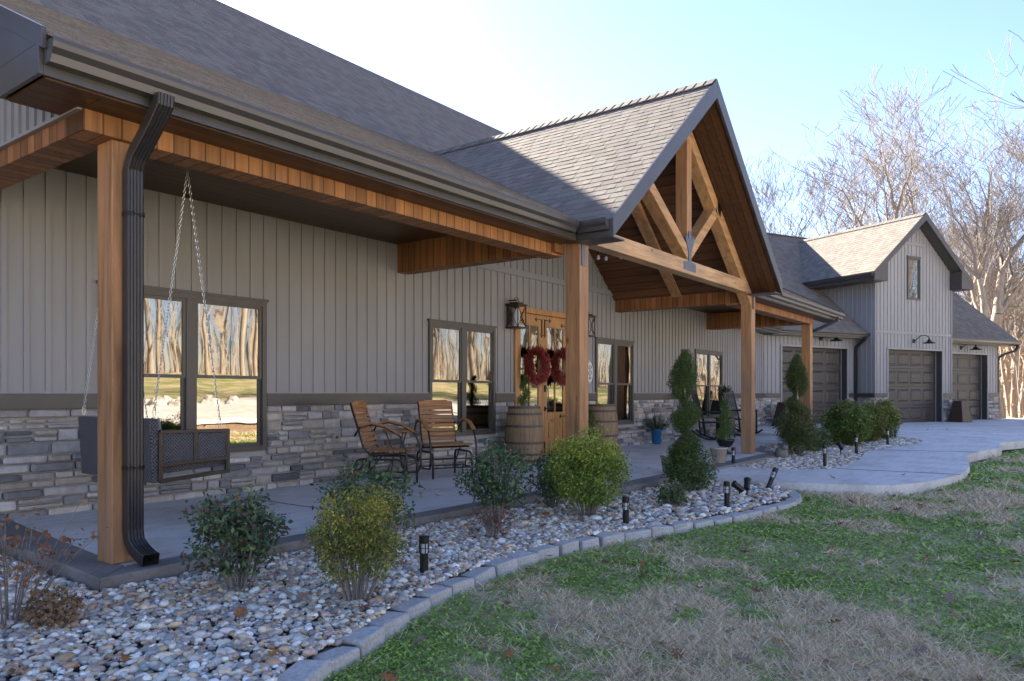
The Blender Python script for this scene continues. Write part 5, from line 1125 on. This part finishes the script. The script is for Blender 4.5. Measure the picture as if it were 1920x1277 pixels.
for i,(px,z,H) in enumerate([(1878,41,8),(1886,45,9),(1893,43,8.5),(1902,40,9),(1909,47,10),(1917,44,9),(1928,42,9),(1872,50,10),(1899,55,11),(1914,58,11),(1881,57,11),(1922,52,11)]):
    place(px,z,H,(i*3+2)%5,'thin sapling in the sunlit woodland edge right of the garage','saplings at the woodland edge')
# woods behind the camera, seen in the window panes
for i in range(60):
    X=-20+i*1.6+random.uniform(-1,1); Y=-30-random.uniform(0,14); o=dup(trees[i%5]); o.location=(X,Y,-.25+float(rise(Y))); s_=random.uniform(.75,1.15); o.scale=(s_*.55,s_*.55,s_); o.rotation_euler=(0,0,random.uniform(0,6.28)); o['label']='bare tree across the drive, mirrored in the window panes'; o['category']='tree'; o['group']='trees across the drive'
for i in range(26):
    X=56+random.uniform(0,40); Y=-34+random.uniform(0,28); o=dup(trees[i%5]); o.location=(X,Y,-.25+float(rise(Y))); s_=random.uniform(.8,1.15); o.scale=(s_,)*3; o.rotation_euler=(0,0,random.uniform(0,6.28)); o['label']='bare tree across the drive, mirrored in the window panes'; o['category']='tree'; o['group']='trees across the drive'
for o in list(bpy.data.objects):
    if 'used' in o: del o['used']
# undergrowth: leafy brown brush
n_=26000; t_=rng.uniform(13.5,46,n_); s2=rng.uniform(-2,30,n_); X=GB[0]+GX[0]*t_+GN[0]*s2; Y=GB[1]+GX[1]*t_+GN[1]*s2; zz=rng.random(n_)**2.2*5.5-.2; k=(vnoise(X,Y,2.2,21)>.42)&(s2>3+rng.random(n_)*4)
X,Y,zz=X[k],Y[k],zz[k]; n_=len(X); o=scatter('undergrowth',m_dead,LQ,LF,np.stack([X,Y,zz],-1),rotmats(n_),rng.uniform(.08,.2,n_),np.array([(.36,.20,.10),(.30,.19,.11),(.24,.15,.09),(.40,.27,.15)])[rng.integers(0,4,n_)],None,False,'stuff'); tag(o,'rusty brown leaf clumps clinging to brush in the woods','undergrowth')
m=M()
for i in range(700):
    t_=random.uniform(14,48); s2=random.uniform(4,34); p=Vector(G(t_,s2,-.3)); h=random.uniform(2,7); m.tube([p,p+Vector((random.uniform(-.4,.4),random.uniform(-.4,.4),h*.6)),p+Vector((random.uniform(-.9,.9),random.uniform(-.9,.9),h))],[.035,.022,.008],3,cap=False)
for i in range(2300):
    x=random.uniform(-25,80) if i<1500 else random.uniform(62,105); y=random.uniform(-52,-33) if i<1500 else random.uniform(-38,-2); z=float(rise(y))-.3; h=random.uniform(3,10); p=Vector((x,y,z)); m.tube([p,p+Vector((random.uniform(-.4,.4),random.uniform(-.4,.4),h*.6)),p+Vector((random.uniform(-.9,.9),random.uniform(-.9,.9),h))],[.06,.035,.01],3,cap=False)
o=m.build('brush_stems',m_bark,fix=False); tag(o,'dense thin brush stems filling the far woods','brush',kind='stuff')
# rock pile across the drive (mirrored in the big window)
for i in range(14):
    a=random.uniform(0,6.28); x=17+random.uniform(-2.5,3); y=-13.6+random.uniform(-.5,.5); s_=random.uniform(.3,.75); m=M(); V=[];F=[]
    m.lathe([(s_*.3,0),(s_*.55,s_*.2),(s_*.5,s_*.5),(s_*.25,s_*.7),(.01,s_*.72)],(0,0,0),7); m.v=[(v[0]*random.uniform(.8,1.2),v[1]*random.uniform(.8,1.2),v[2]*random.uniform(.85,1.15)) for v in m.v]
    o=m.build('boulder',m_rock); o.location=(x,y,-.2+float(rise(y))); tag(o,'pale limestone boulder piled across the drive','boulder','boulders across the drive')
